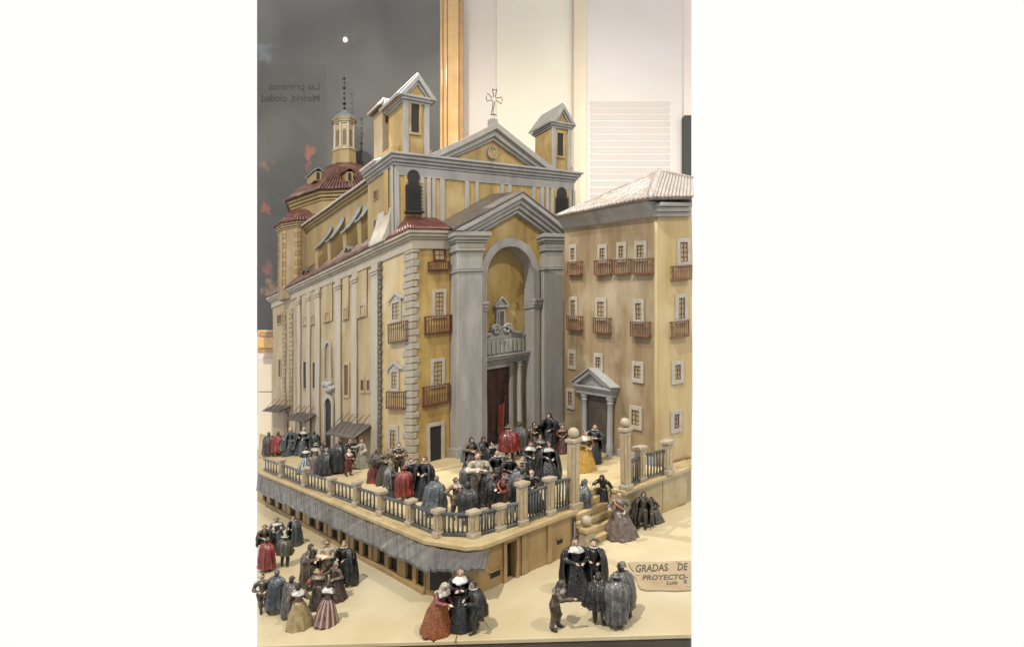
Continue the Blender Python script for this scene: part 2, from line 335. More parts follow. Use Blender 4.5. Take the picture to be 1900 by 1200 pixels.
MB().fbox(TSIDE, -.545, vS, 0.001, .056, -.045, -.0072).build('shop_interior', DARK, ter)
MB().plan(C, [(-.283, -.547), (-.262, -.592), (-.226, -.609), (-.2, -.609), (-.2, -.42), (-.262, -.5)], 0, .056).build('corner_wall', SHOP, ter, bev=.0015)
m = MB(); P = lambda u, v, h: C.at(u, v, h)
m.hexa([P(-.2815, -.556, .01), P(-.2655, -.5905, .01), P(-.26, -.588, .01), P(-.276, -.553, .01), P(-.2815, -.556, .05), P(-.2655, -.5905, .05), P(-.26, -.588, .05), P(-.276, -.553, .05)])
m.build('corner_opening', DARK, ter)
# right-hand retaining wall with its door
d0, d1, dh0, dh1 = TFRONT.rect(940, 957, 1005, 1075); dh0 = .002
for a, b in ((-.226, d0), (d1, -.03)):
    MB().fbox(TFRONT, a, b, 0, .067, -.03, 0, j=.0005).build('retaining_wall', SHOP, ter, bev=.0012)
MB().fbox(TFRONT, d0, d1, dh1, .067, -.03, 0).build('lintel', SHOP, ter)
MB().fbox(TFRONT, d0, d1, 0, dh1, -.03, -.012).build('cellar_door', DARK, ter)
for a, b, c, d in ((d0-.007, d0-.0003, 0, dh1+.003), (d1+.0003, d1+.004, 0, dh1+.003)): MB().fbox(TFRONT, a, b, c, d, 0, .0035, j=.0005).build('door_frame', SHOP, ter, bev=.001)
MB().fbox(TFRONT, d0-.009, d1+.001, dh1+.0032, dh1+.008, 0, .006, j=.0006).build('door_hood', SHOP, ter, bev=.0012)
for x0, x1, y0, y1 in ((910, 928, 1058, 1069), (1033, 1043, 999, 1008)):
    a, b, c, d = TFRONT.rect(x0, x1, y0, y1); g = MB().fbox(TFRONT, a, b, c, d, 0.0002, .0008).build('wall_grille', DARK, ter)
    MB().fbox(TFRONT, a-.003, b+.003, d+.0003, d+.0025, 0, .003).build('hood', SHOP, g)
for x0, x1 in ((967, 978), (1014, 1022)):
    a, b, c, d = TFRONT.rect(x0, x1, 960, 1045); MB().fbox(TFRONT, a, b, .001, .066, 0.0002, .003, j=.0005).build('pilaster_strip', SHOP, ter, bev=.0008)
    MB().fbox(TFRONT, b+.0005, b+.0018, .003, .064, .0002, .0007).build('groove_line', BROWN, ter)
a, b, c, d = TFRONT.rect(1058, 1072, 955, 1030)
MB().fbox(TFRONT, -.03, -.015, 0, .067, -.075, 0).build('stair_pier', SHOP, ter, bev=.0012)
MB().fbox(TFRONT, -.0275, -.0175, .006, .060, 0.0003, .0012).build('pier_panel', paint('dark_panel', (84, 74, 66), (62, 54, 48), rough=.5), ter)
MB().fbox(TFRONT, -.0245, -.0205, .014, .053, .0014, .0028).build('pier_panel', GREY, ter)
for a, b in ((.1003, .2265), (.2275, sR)):
    MB().fbox(TFRONT, a, b, 0, .067, -.04, 0, j=.0004).build('retaining_wall', LEDGE, ter, bev=.0015)
# steps
for k in range(1, 7):
    n0 = -.617+(k-1)*.0118
    MB().box(C, -.0148, .0998, n0, -.53, (k-1)*TH/6, k*TH/6-.0004, j=.0008).build('step', LEDGE, ter, bev=.0022)
# ribbed canopy over the shops
vLo = C.pxs(XL, 930, -.318)[0]
def canopy():
    m = MB(); inn, outp = [], []
    key_i = [(-.271, vL+.0), (-.271, -.525), (-.249, -.600), (-.226, -.6215), (-.214, -.6215)]
    key_o = [(-.319, vLo), (-.306, -.585), (-.278, -.624), (-.259, -.643), (-.246, -.652)]
    def samp(keys, t):
        t *= len(keys)-1; i = min(int(t), len(keys)-2); f = t-i
        return keys[i][0]+(keys[i+1][0]-keys[i][0])*f, keys[i][1]+(keys[i+1][1]-keys[i][1])*f
    ts = []
    for i in range(4):
        n = [74, 9, 5, 3][i]*2
        ts += [(i+j/n)/4 for j in range(n)]
    ts.append(1)
    top, mid, low = [], [], []
    for q, t in enumerate(ts):
        r = .0009*(q % 2)+.0007*math.sin(q*1.25+1.7*math.sin(q*.31))+.0007*math.sin(q*.47); r += random.uniform(-.0003, .0003)
        a, b = samp(key_i, t), samp(key_o, t); e = random.uniform(-.003, .003)
        top.append(C.at(a[0], a[1], TH-.0095+r*.5)); c = ((a[0]+b[0])/2, (a[1]+b[1])/2)
        mid.append(C.at(c[0], c[1], .0618+r+.0028)); low.append(C.at(b[0], b[1]+e, .0560+r+e*.3+.0016*math.sin(q*.33)))
    dn = Vector((0, 0, -.004))
    R = [top, mid, low, [p+dn for p in low], [p+dn for p in mid], [p+dn for p in top]]
    m.rings(R, closed=False, caps=False); nc = len(top)-1; pick = []
    while len(pick) < nc: pick += [random.choice((0, 0, 1, 1, 2, 3))]*random.choice((1, 2, 3, 4))
    m.mi = [pick[j] for i in range(len(R)-1) for j in range(nc)]; return m
canopy().build('canopy', [paint('canopy_%d' % i, c, d, c3=e, scale=70, rough=.36, bump=.5, axes=((EU[0]*.14, EU[1]*.14, .1), (EV[0]*2.2, EV[1]*2.2, 0), (0, 0, .1))) for i, (c, d, e) in enumerate((((122, 120, 118), (92, 90, 88), (140, 137, 132)), ((114, 110, 106), (86, 82, 79), (130, 128, 124)), ((126, 119, 110), (94, 88, 80), (160, 150, 124)), ((110, 108, 108), (84, 82, 82), (126, 124, 122))))], ter)
# ------------------------------------------------------------------ balustrade
bal = thing('balustrade', 'grey iron balustrade with pale stone posts round the terrace edge', 'balustrade', C.at(-.25, -.5, TH))
def post(x, yb, yt, w=.0066, ball=0):
    p = on_floor(x, yb, TH); u, v, _ = C.loc(p.x, p.y, p.z-ZC); H = (yb-yt)/F_*p.y; u += .004; v += .002
    o = MB().box(C, u-w, u+w, v-w, v+w, TH+.0085, TH+H-.0075, j=.0005).build('post', STONE, bal, bev=.0008)
    MB().box(C, u-w*1.35, u+w*1.35, v-w*1.35, v+w*1.35, TH, TH+.009, j=.0006).build('base', STONE, o, bev=.0012)
    MB().box(C, u-w*1.45, u+w*1.45, v-w*1.45, v+w*1.45, TH+H-.0078, TH+H-.001, j=.0006).build('cap', STONE, o, bev=.0014)
    for fc, aa, oo in ((Face(C, 'n', v), u, 1), (Face(C, 's', u), v, 1)):
        MB().fbox(fc, aa-w*.45, aa+w*.45, TH+.014, TH+H-.014, w+.0006, w+.0013).build('inset_panel', LEDGE, o)
    if ball:
        MB().box(C, u-w*1.1, u+w*1.1, v-w*1.1, v+w*1.1, TH+H-.0165, TH+H-.0085, j=.0004).build('neck', STONE, o, bev=.0015)
        q = C.at(u, v, TH+H+ball*.85); MB().ball(q, ball).build('ball', STONE, o, smooth='all')
    return (u, v, H)
PL = [(521, 886, 851), (564, 904, 866), (614, 921, 885), (660, 939, 892), (706, 956, 909), (759, 976, 926), (810, 997, 944), (877, 999, 946), (925, 986, 934), (967, 975, 892), (1017, 956, 884)]
ps = [post(*p) for p in PL]
ps.append(post(1062, 943, 812, .0078, .0098))
ps2 = [post(1160, 908, 792, .0072, .0092), post(1187, 893, 826, .0074), post(1237, 880, 815, .0076)]
p = on_floor(1085, 1018, 0); u, v, _ = C.loc(p.x, p.y, p.z-ZC); v -= .004
nw = MB().box(C, u-.011, u+.011, v-.011, v+.011, 0, .032, j=.0005).build('newel', STONE, bal, bev=.001)
MB().box(C, u-.0145, u+.0145, v-.0145, v+.0145, .0322, .0405, j=.0005).build('cap', LEDGE, nw, bev=.0015)
MB().ball(C.at(u, v, .0495), .0098).build('ball', STONE, nw, smooth='all')
def panel(a, b, n, hr):
    (u0, v0, _), (u1, v1, _) = a, b; L = math.hypot(u1-u0, v1-v0); du, dv = (u1-u0)/L, (v1-v0)/L; k = .0068
    def bar(s0, s1, w, h0, h1, nm):
        A = [(u0+du*s0-dv*w, v0+dv*s0+du*w), (u0+du*s1-dv*w, v0+dv*s1+du*w), (u0+du*s1+dv*w, v0+dv*s1-du*w), (u0+du*s0+dv*w, v0+dv*s0-du*w)]
        m = MB(); m.loft([C.at(*q, h0)+jit(.0004) for q in A], [C.at(*q, h1)+jit(.0004) for q in A]); m.build(nm, IRON, bal, bev=.0008)
    bar(k, L-k, .0032, TH+hr-.0042, TH+hr, 'rail'); bar(k, L-k, .0032, TH+.0035, TH+.0075, 'rail')
    for i in range(n):
        s = k+(L-2*k)*(i+.6)/(n+.2); q = (u0+du*s, v0+dv*s); e = random.uniform(-.0008, .0008)
        m = MB(); m.tube([C.at(q[0], q[1], TH+.0072), C.at(q[0]+du*e, q[1]+dv*e, TH+hr*.5), C.at(q[0], q[1], TH+hr-.004)], .0017, 6); m.build('baluster', IRON, bal, smooth='all')
panel((-.257, vL-.01, 0), ps[0], 6, .037)
nb = [7, 7, 6, 6, 6, 6, 6, 6, 5, 7, 6]
hh = [.037, .037, .037, .038, .038, .038, .039, .039, .04, .052, .055]
for i in range(len(ps)-1): panel(ps[i], ps[i+1], nb[i], hh[i])
panel(ps2[0], ps2[1], 5, .05); panel(ps2[1], ps2[2], 7, .052)
# ================================================================== THE CHURCH
def fring(m, fc, a0, a1, h0, h1, sw, o0, o1, top=None):
    t = sw if top is None else top
    for r in ((a0-sw, a0, h0-sw, h1+t), (a1, a1+sw, h0-sw, h1+t), (a0, a1, h0-sw, h0), (a0, a1, h1, h1+t)):
        m.fbox(fc, r[0], r[1], r[2], r[3], o0, o1, j=.0003)
    return m
def window(par, fc, r, sw=.006, frame=WHITEP, pane=PANE, bar=BROWN, nv=1, nh=2, label=None, proud=.0035):
    a0, a1, h0, h1 = r
    m = MB(); fring(m, fc, a0, a1, h0, h1, sw, 0, proud); w = m.build('window', frame, par, bev=.0007)
    MB().fbox(fc, a0, a1, h0, h1, .0003, .001).build('pane', pane, w)
    if bar:
        t = min(.0014, (a1-a0)*.12); m = MB(); fring(m, fc, a0+t, a1-t, h0+t, h1-t, t*.98, .0011, .0024)
        m.build('sash', bar, w)
        for i in range(nv):
            a = a0+(a1-a0)*(i+1)/(nv+1); MB().fbox(fc, a-t*.45, a+t*.45, h0+t, h1-t, .0011, .0020, j=.0002).build('glazing_bar', bar, w)
        for i in range(nh):
            h = h0+(h1-h0)*(i+1)/(nh+1); MB().fbox(fc, a0+t, a1-t, h-t*.4, h+t*.4, .0011, .0017, j=.0002).build('glazing_bar', bar, w)
    return w
def balcony(par, fc, r, depth=.011, mat=RED, n=7, back=None):
    a0, a1, h0, h1 = r
    b = MB().fbox(fc, a0, a1, h0-.002, h0+.0025, 0, depth, j=.0006).build('balcony', mat, par, bev=.0007)
    m = MB(); t = .0011
    m.fbox(fc, a0, a1, h1-.0026, h1, depth-.0022, depth); m.build('rail', mat, b)
    for a in (a0, a1-.002): MB().fbox(fc, a, a+.002, h1-.0026, h1, 0, depth-.0023).build('rail', mat, b)
    for i in range(n+1):
        a = a0+.001+(a1-a0-.002)*i/n; MB().fbox(fc, a-t*.7, a+t*.7, h0+.0026, h1-.0027, depth-.002, depth-.0005, j=.0003).build('railing_bar', mat, b)
    for a in (a0+.001, a1-.001):
        for k in (.3, .7): MB().fbox(fc, a-t*.6, a+t*.6, h0+.0026, h1-.0027, depth*k, depth*k+.0014).build('railing_bar', mat, b)
    return b
def pedi(par, fc, x0, x1, ybase, yap, mat=GREY, o=.007, name='window_pediment'):
    xc = (x0+x1)/2; a0, h = fc.px(x0, ybase); a1, _ = fc.px(x1, ybase); ac, hc = fc.px(xc, yap); h = fc.px(xc, ybase)[1]
    p = MB().fpris(fc, [(a0, h), (a1, h), ((a0+a1)/2, hc)], 0, o*.55, j=.0003).build(name, mat, par, bev=.0007)
    t = (hc-h)*.34; am = (a0+a1)/2
    MB().fpris(fc, [(a0, h), (am, hc), (am, hc-t), (a0+(am-a0)*.34, h)], o*.56, o, j=.0003).build('raking_cornice', mat, p, bev=.0006)
    MB().fpris(fc, [(a1, h), (am, hc), (am, hc-t), (a1+(am-a1)*.34, h)], o*.56, o, j=.0003).build('raking_cornice', mat, p, bev=.0006)
    return p
def ribs(m, pairs, r, seg=5):
    for a, b in pairs: m.tube([a, b], r, seg)
    return m
ch = thing('church', 'yellow and grey painted model church with twin belfries and a tall arched portal', 'church', C.at(.3, .5, TH))
TOP = .700
MB().box(C, .0, .70, .02, 1.26, .04, TOP-.01).build('main_wall', OCHRE, ch)
MB().box(C, .0, .119, -.0005, .0202, .055, TOP-.01).build('front_wall', OCHRE, ch)
MB().fbox(SIDE0, .0, .178, .055, .655, .0, .0015).build('side_wall', BUFF, ch)
MB().fbox(SIDE0, .178, 1.2605, .055, .655, .0, .0012).build('side_wall', CREAM, ch)
def slab2(o, h0, h1, nm, mat, bev=.0012):
    m = MB(); m.plan(C, [(-o, 1.26+o), (-o, -o), (.121, -o), (.121, .03), (.70, .03), (.70, 1.26+o)], h0, h1); return m.build(nm, mat, ch, bev=bev)
slab2(.006, .652, .677, 'frieze', PALE); slab2(.011, .6772, .683, 'cornice', PALE); slab2(.017, .6832, .691, 'cornice', PALE); slab2(.022, .6912, TOP, 'cornice', PALE)
# corner quoins
h = .079; k = 0
while h < .648:
    a, b = (.019, .036) if k % 2 else (.0125, .045)
    MB().box(C, -.0045, a+random.uniform(-.001, .001), -.0045, b+random.uniform(-.002, .002), h, h+.0162, j=.0008).build('quoin_stone', QUOIN, ch, bev=.0018); h += .0182; k += 1
h = .079; k = 0
while h < .648:
    b = .172 if k % 2 else .176
    MB().fbox(SIDE, b, .1975, h, h+.0118, .001, .0055, j=.0008).build('quoin_stone', QDARK, ch, bev=.0014); h += .0134; k += 1
# side elevation: pilasters, panels, windows
for x0, x1, cap in ((690.5, 703, 1), (655, 664, 1), (624, 634, 1), (587, 595, 1), (571, 577, 1), (553, 559, 1)):
    a, b, _, _ = SIDE.rect(x0, x1, 600, 700)
    p = MB().fbox(SIDE, a, b, .06, .652, .001, .0055, j=.0005).build('pilaster', PALE, ch, bev=.0012)
    MB().fbox(SIDE, a-.004, b+.004, .622, .630, .001, .0085).build('capital', PALE, p, bev=.001); MB().fbox(SIDE, a-.006, b+.006, .630, .638, .001, .011).build('capital', PALE, p, bev=.001)
for x0, x1, y0, y1, ps_ in ((664, 681, 517, 589, (671, 677, 567, 584)), (637, 648, 529, 593, (640.5, 645, 573, 590)), (601, 617, 545, 597, (606, 612, 581, 594)), (577, 586, 570, 602, (580, 584, 587, 599)), (562, 571, 575, 603, (565, 569, 590, 601))):
    a, b, c, d = SIDE.rect(x0, x1, y0, y1)
    pn = MB().fbox(SIDE, a, b, c, .650, .0012, .003, j=.0005).build('wall_panel', CREAM, ch, bev=.0006)
    m = MB(); fring(m, SIDE, a, b, c, .649, .0014, .0012, .0022); m.build('panel_line', WASH, pn)
    r = SIDE.rect(*ps_); window(ch, SIDE, (r[0], r[1], r[2], r[3]), sw=.005, frame=CREAM, pane=RED if x0 > 630 else DARK, bar=None, proud=.006)
for x0, x1, y0, y1 in ((564.5, 569.5, 671, 720), (581.5, 586.5, 672, 720), (517.5, 522, 667, 698), (515, 523, 585, 600)):
    r = SIDE.rect(x0, x1, y0, y1); window(ch, SIDE, r, sw=.005, frame=CREAM, pane=BROWN if y1 < 705 else DARK, bar=None)
window(ch, SIDE, SIDE.rect(640, 647.5, 677, 733), sw=.009, frame=CREAM, pane=RED, bar=None)
for x0, x1 in ((671, 676.5), (682, 687)): window(ch, SIDE, SIDE.rect(x0, x1, 705, 724), sw=.008, frame=CREAM, pane=BROWN, bar=None)
def arch_pts(a0, a1, h0, h1, n=10):
    r = (a1-a0)/2; c = (a0+a1)/2; return [(a1, h0)]+[(c+r*math.cos(math.pi*i/n), h1-r+r*math.sin(math.pi*i/n)) for i in range(n+1)]+[(a0, h0)]
def arch_ring(m, fc, a0, a1, h0, h1, w, o0, o1, n=12):
    I = arch_pts(a0, a1, h0, h1, n); E_ = arch_pts(a0-w, a1+w, h0, h1+w, n)
    for i in range(len(I)-1): m.fpris(fc, [I[i], E_[i], E_[i+1], I[i+1]], o0, o1)
    return m
r = SIDE.rect(605, 615, 636, 700); arch_ring(MB(), SIDE, *r, .008, .0012, .006).build('blind_niche', GREYB, ch)
r = SIDE.rect(606, 618, 738, 824); sd = MB().fpris(SIDE, arch_pts(r[0], r[1], .077, r[3]), .0015, .003).build('side_door', DARK, ch)
arch_ring(MB(), SIDE, r[0], r[1], .077, r[3], .014, .0015, .009).build('door_arch', WHITEP, sd, bev=.001)
m = MB(); aa, hh_ = SIDE.px(612, 722)
for i in range(9):
    m.ball(SIDE.p(aa+random.uniform(-.045, .045), hh_+random.uniform(-.004, .022), .004), random.uniform(.008, .014), 8, 5)
m.build('carved_crest', GREYB, sd, smooth='all')
# painted stone courses near the far end
m = MB()
for x0, x1 in ((525, 531), (537, 543.5), (549.5, 555.5)):
    a, b, _, _ = SIDE.rect(x0, x1, 600, 700); hq = .19; k = 0
    MB().fbox(SIDE, a-.001, b+.001, .19, .615, .0002, .001).build('stone_outline', WASH, ch)
    while hq < .615:
        e = .008 if k % 2 else 0; m.fbox(SIDE, a+e, b-e*.2, hq, hq+.0155, .001, .0024, j=.0006); hq += .0185; k += 1
m.build('painted_stones', SAND, ch, kind='stuff')
# block windows: side
for ya, pe, wn, bc in ((0, (722, 752, 557, 541), (730, 743, 562, 592), (719, 753, 598, 634)), (0, (718, 749, 685, 669), (727.5, 738, 690, 720), (715, 748, 726, 758))):
    pedi(ch, SIDE, *pe); window(ch, SIDE, SIDE.rect(*wn), sw=.010, nv=1, nh=3); balcony(ch, SIDE, SIDE.rect(*bc, o=.011), mat=RED, n=9)
window(ch, SIDE, SIDE.rect(725.5, 736, 798, 832), sw=.014, nv=1, nh=3)
# block windows: front
window(ch, FRONT, FRONT.rect(805.5, 824, 464, 482), sw=.004, frame=RED, bar=RED, nv=1, nh=1); balcony(ch, FRONT, FRONT.rect(796, 835, 485, 500, o=.01), mat=RED, n=9)
window(ch, FRONT, FRONT.rect(806.5, 821.5, 543, 584), sw=.009, nv=1, nh=4, bar=RED); balcony(ch, FRONT, FRONT.rect(790, 839, 585, 617, o=.011), mat=RED, n=10)
window(ch, FRONT, FRONT.rect(803.5, 819, 671, 713), sw=.009, nv=1, nh=4, bar=RED); balcony(ch, FRONT, FRONT.rect(787, 836, 714, 749, o=.011), mat=RED, n=10)
a0, a1, h0, h1 = FRONT.rect(797, 818, 790, 864); bd = MB().fbox(FRONT, a0, a1, .056, h1, .0, .0012).build('block_door', DARK, ch)
m = MB(); [m.fbox(FRONT, *q, 0, .005, j=.0004) for q in ((a0-.010, a0, .056, h1+.010), (a1, a1+.010, .056, h1+.010), (a0, a1, h1, h1+.010))]; m.build('door_frame', WHITEP, bd, bev=.0008)
MB().fbox(FRONT, .1155, .1178, .06, .652, 0, .001).build('groove_line', WASH, ch)
# bracketed sheds against the side wall
def shed(pts_wall, out, drop, rods, mat, nm='shed_roof'):
    (xa, ya), (xb, yb) = pts_wall; a0, h0 = SIDE.px(xa, ya); a1, h1 = SIDE.px(xb, yb); h0 = h1 = (h0+h1)/2
    m = MB(); n = 30; T, B = [], []
    for i in range(n+1):
        a = a0+(a1-a0)*i/n; r_ = .0014*(i % 2)+random.uniform(-.0004, .0004)
        T.append(SIDE.p(a, h0+r_, .002)); B.append(SIDE.p(a+random.uniform(-.002, .002), h0-drop+r_+random.uniform(-.002, .002), out+random.uniform(-.002, .002)))
    d = Vector((0, 0, -.004)); m.rings([T, B, [p+d for p in B], [p+d for p in T]], closed=False, caps=False)
    s = m.build(nm, mat, ch)
    for i in range(rods):
        a = a0+(a1-a0)*(i+.5)/rods; MB().tube([SIDE.p(a-.01+random.uniform(-.004, .004), h0+.028+random.uniform(-.004, .004), .0045), SIDE.p(a+.006, h0-drop*.8+.002, out*.86)], .0011, 5).build('stay_rod', BROWN, s)
    return s
SHED = paint('shed_grey', (96, 86, 76), (70, 62, 55), c3=(112, 100, 86), scale=70, rough=.5)
shed(((634, 777), (692, 792)), .058, .03, 6, SHED)
shed(((552, 762), (590, 769)), .05, .02, 4, SHED); shed(((508, 749), (541, 755)), .05, .016, 4, SHED)
for x0, x1, y0 in ((528, 535, 764), (550, 558, 772)):
    a, b, _, _ = SIDE.rect(x0, x1, y0, 800); MB().fbox(SIDE, a, b, .06, SIDE.px((x0+x1)/2, y0)[1], .0013, .004).build('shed_post', BROWN2, ch, bev=.001)
a, b, _, _ = SIDE.rect(636, 655, 780, 830); MB().fbox(SIDE, a, b, .06, SIDE.px(645, 800)[1], .0013, .003).build('shed_opening', WASH, ch)
# aisle roof
m = MB(); m.loft([C.at(-.02, .12, TOP+.0005), C.at(.06, .12, .778), C.at(.06, .12, TOP+.0005)], [C.at(-.02, 1.25, TOP+.0005), C.at(.06, 1.25, .778), C.at(.06, 1.25, TOP+.0005)])
AIS = paint('aisle_tile', (122, 74, 60), (88, 52, 42), c3=(150, 118, 104), scale=60, rough=.3, coat=.3)
ar = m.build('aisle_roof', AIS, ch)
m = MB(); v = .215
while v < 1.24: m.tube([C.at(-.026, v, TOP+.001), C.at(.06, v, .782)], .0040, 6); v += .0125
m.build('tile_ribs', AIS, ar, smooth='all', kind='stuff')
# front block roof
m = MB(); E0, E1, R0, R1, L0 = C.at(-.024, -.024, TOP+.001), C.at(.124, -.024, TOP+.001), C.at(.035, .099, .762), C.at(.13, .099, .762), C.at(-.024, .12, TOP+.001)
m.add([E0, E1, R1, R0, L0, C.at(.035, .12, .745)], [(0, 1, 2, 3), (0, 3, 5, 4)]); br = m.build('block_roof', TILE, ch)
m = MB()
for i in range(19):
    t = i/18; m.tube([E0.lerp(E1, t), R0.lerp(R1, t)], .0032, 6)
for i in range(1, 8):
    t = i/8; m.tube([E0.lerp(L0, t), R0.lerp(C.at(.03, .12, .75), t)], .0032, 6)
m.build('tile_ribs', TILE, br, smooth='all', kind='stuff')
m = MB(); pr = [(0.002, .815), (-.003, .785), (-.010, .755), (-.021, .728), (-.030, .706), (-.03, .7005), (.002, .7005)]
m.loft([C.at(u, .118, w) for u, w in pr], [C.at(u, .205, w) for u, w in pr]); m.build('scroll_buttress', WHITEP, ch, smooth=True)
# upper facade
UT = .937
MB().box(C, 0, .70, .10, .27, .69, .905).build('upper_wall', OCHRE, ch)
MB().fbox(SIDE0, .1005, .2705, .702, .905, 0, .0012).build('upper_side_wall', DRUM, ch)
MB().fbox(UPPER, 0.0, .70, .878, .9052, 0, .003).build('upper_frieze', GREY, ch, bev=.001)
def ucor(o, h0, h1): MB().box(C, -o, .70+o, .10-o, .27, h0, h1).build('upper_cornice', GREY, ch, bev=.0012)
ucor(.006, .9055, .913); ucor(.012, .9132, .921); ucor(.018, .9212, .930); ucor(.024, .9302, UT)
for x0, x1 in ((731.5, 740), (780, 786.5), (791.5, 798), (801.5, 807), (816, 824), (862, 869), (881, 887), (927, 934), (942, 948), (987, 993), (1002, 1008), (1012, 1017), (1021, 1026), (1054, 1059), (1062, 1066)):
    a, b, _, _ = UPPER.rect(x0, x1, 330, 390); MB().fbox(UPPER, a, b, .71, .8778, .0, .0045, j=.0004).build('pilaster_strip', GREY, ch, bev=.0008)
MB().fbox(USIDE, .1005, .112, .71, .905, .0012, .005).build('pilaster_strip', GREY, ch, bev=.0008)
a, b, c, d = USIDE.rect(714, 722, 314, 398); MB().fbox(USIDE, a, b, c, d, .0012, .004).build('wall_panel', OCHRE, ch, bev=.001)
for y0, y1 in ((311, 321), (355, 369), (409, 421)):
    window(ch, USIDE, USIDE.rect(695, 701.5, y0, y1), sw=.003, frame=DRUM, pane=RED, bar=None, proud=.0028)
def keyhole(x0, x1, y0, y1, cage):
    a0, a1, h0, h1 = UPPER.rect(x0, x1, y0, y1); c = (a0+a1)/2; r = (a1-a0)*.40
    MB().fbox(UPPER, a0-.004, a1+.006, h0, h1+.004, .0002, .0022, j=.0004).build('window_surround', OCHRE, ch)
    pts = [(a1, h0), (a1, h0+(h1-h0)*.62), (c+r*.8, h0+(h1-h0)*.66)]+[(c+r*math.cos(t), h1-r+r*math.sin(t)) for t in [math.radians(q) for q in range(-35, 216, 25)]]+[(c-r*.8, h0+(h1-h0)*.66), (a0, h0+(h1-h0)*.62), (a0, h0)]
    w = MB().fpris(UPPER, pts, .0034, .0048).build('keyhole_window', DARK, ch)
    m = MB(); hm = h0+(h1-h0)*.66
    for i in range(9):
        a = a0+(a1-a0)*i/8; m.tube([UPPER.p(a, h0, cage), UPPER.p(a, hm, cage)], .0007, 4)
    for i in range(9):
        q = h0+(hm-h0)*i/8; m.tube([UPPER.p(a0, q, .005), UPPER.p(a0, q, cage), UPPER.p(a1, q, cage), UPPER.p(a1, q, .003)], .0007, 4)
    m.build('lattice', DARK, w, kind='stuff')
    MB().fbox(UPPER, a0-.003, a1+.003, h0-.003, h0+.003, .003, cage+.002).build('balcony_floor', DARK, w)
keyhole(752, 781, 316, 395, .013); keyhole(1029, 1052, 348, 402, .008)
# upper gable with clock
PA0, PA1, PC, PH = .098, .592, .345, 1.062
def rake(par, fc, a0, a1, hb, ac, ha, t, o0, o1, mat, nm='raking_cornice', bev=.0012):
    k = t/(ha-hb)
    for s in (a0, a1): MB().fpris(fc, [(s, hb), (ac, ha), (ac, ha-t), (s+(ac-s)*k, hb)], o0, o1, j=.0004).build(nm, mat, par, bev=bev)
gp = MB().fpris(UPPER, [(PA0+.02, UT+.0005), (PA1-.02, UT+.0005), (PC, PH-.008)], -.03, -.004).build('gable', OCHRE, ch)
rake(gp, UPPER, PA0, PA1, UT+.0005, PC, PH, .020, -.0295, .022, GREY); rake(gp, UPPER, PA0+.03, PA1-.03, UT+.0007, PC, PH-.0205, .018, -.0295, .012, GREY)
rake(gp, UPPER, PA0+.06, PA1-.06, UT+.0008, PC, PH-.039, .010, -.0295, .004, GREY)
m = MB(); m.fpris(UPPER, [(PA0-.004, UT+.001), (PA1+.004, UT+.001), (PC, PH+.004)], -.17, -.0302); gr = m.build('gable_roof', TILED, ch)
a, h = UPPER.px(913, 284); Rk = .0165
ck = MB().fpris(UPPER, [(a+Rk*math.cos(t*math.pi/12), h+Rk*math.sin(t*math.pi/12)) for t in range(24)], -.004, .004).build('clock', paint('clock_face', (206, 180, 128), (192, 164, 110), scale=60), ch, bev=.001)
m = MB()
for t in range(24):
    q, q2 = t*math.pi/12, (t+1)*math.pi/12
    m.fpris(UPPER, [(a+Rk*math.cos(q), h+Rk*math.sin(q)), (a+Rk*1.14*math.cos(q), h+Rk*1.14*math.sin(q)), (a+Rk*1.14*math.cos(q2), h+Rk*1.14*math.sin(q2)), (a+Rk*math.cos(q2), h+Rk*math.sin(q2))], -.004, .0055)
m.build('clock_rim', WHITEP, ck)
for t in range(12):
    q = t*math.pi/6; c0, s0 = math.cos(q), math.sin(q)
    MB().fpris(UPPER, [(a+c0*.0105-s0*.0008, h+s0*.0105+c0*.0008), (a+c0*.0145-s0*.0008, h+s0*.0145+c0*.0008), (a+c0*.0145+s0*.0008, h+s0*.0145-c0*.0008), (a+c0*.0105+s0*.0008, h+s0*.0105-c0*.0008)], .0042, .0048).build('hour_mark', DARK, ck)
for q, l in ((math.radians(100), .011), (math.radians(-85), .009)):
    c0, s0 = math.cos(q), math.sin(q); MB().fpris(UPPER, [(a-s0*.0009, h+c0*.0009), (a+c0*l, h+s0*l), (a+s0*.0009, h-c0*.0009)], .0049, .0056).build('clock_hand', DARK, ck)
cb0, cb1, cc0, cc1 = UPPER.rect(909, 922, 222, 238); cb = MB().fbox(UPPER, cb0, cb1, cc0-.012, cc1, -.012, .008, j=.0005).build('cross_base', GREY, ch, bev=.0015)
cp = [(914, 166), (918, 168.5), (922, 166), (919, 180), (921, 183), (930, 181), (932, 186), (930, 193.5), (921, 187), (918, 190), (916, 205), (915, 213), (911.5, 214), (914, 203), (915, 190), (913, 186), (904, 188.5), (902.5, 182), (905, 174), (913, 182), (916, 180), (914, 166)]
MB().tube([UPPER.p(*UPPER.px(*q), 0) for q in cp], .0012, 6).build('wire_cross', WIRE, ch, smooth='all')
MB().tube([UPPER.p(*UPPER.px(*q), 0) for q in ((912, 214), (917, 212), (922, 215), (917, 213), (917, 224))], .0015, 6).build('cross_stem', WIRE, ch)
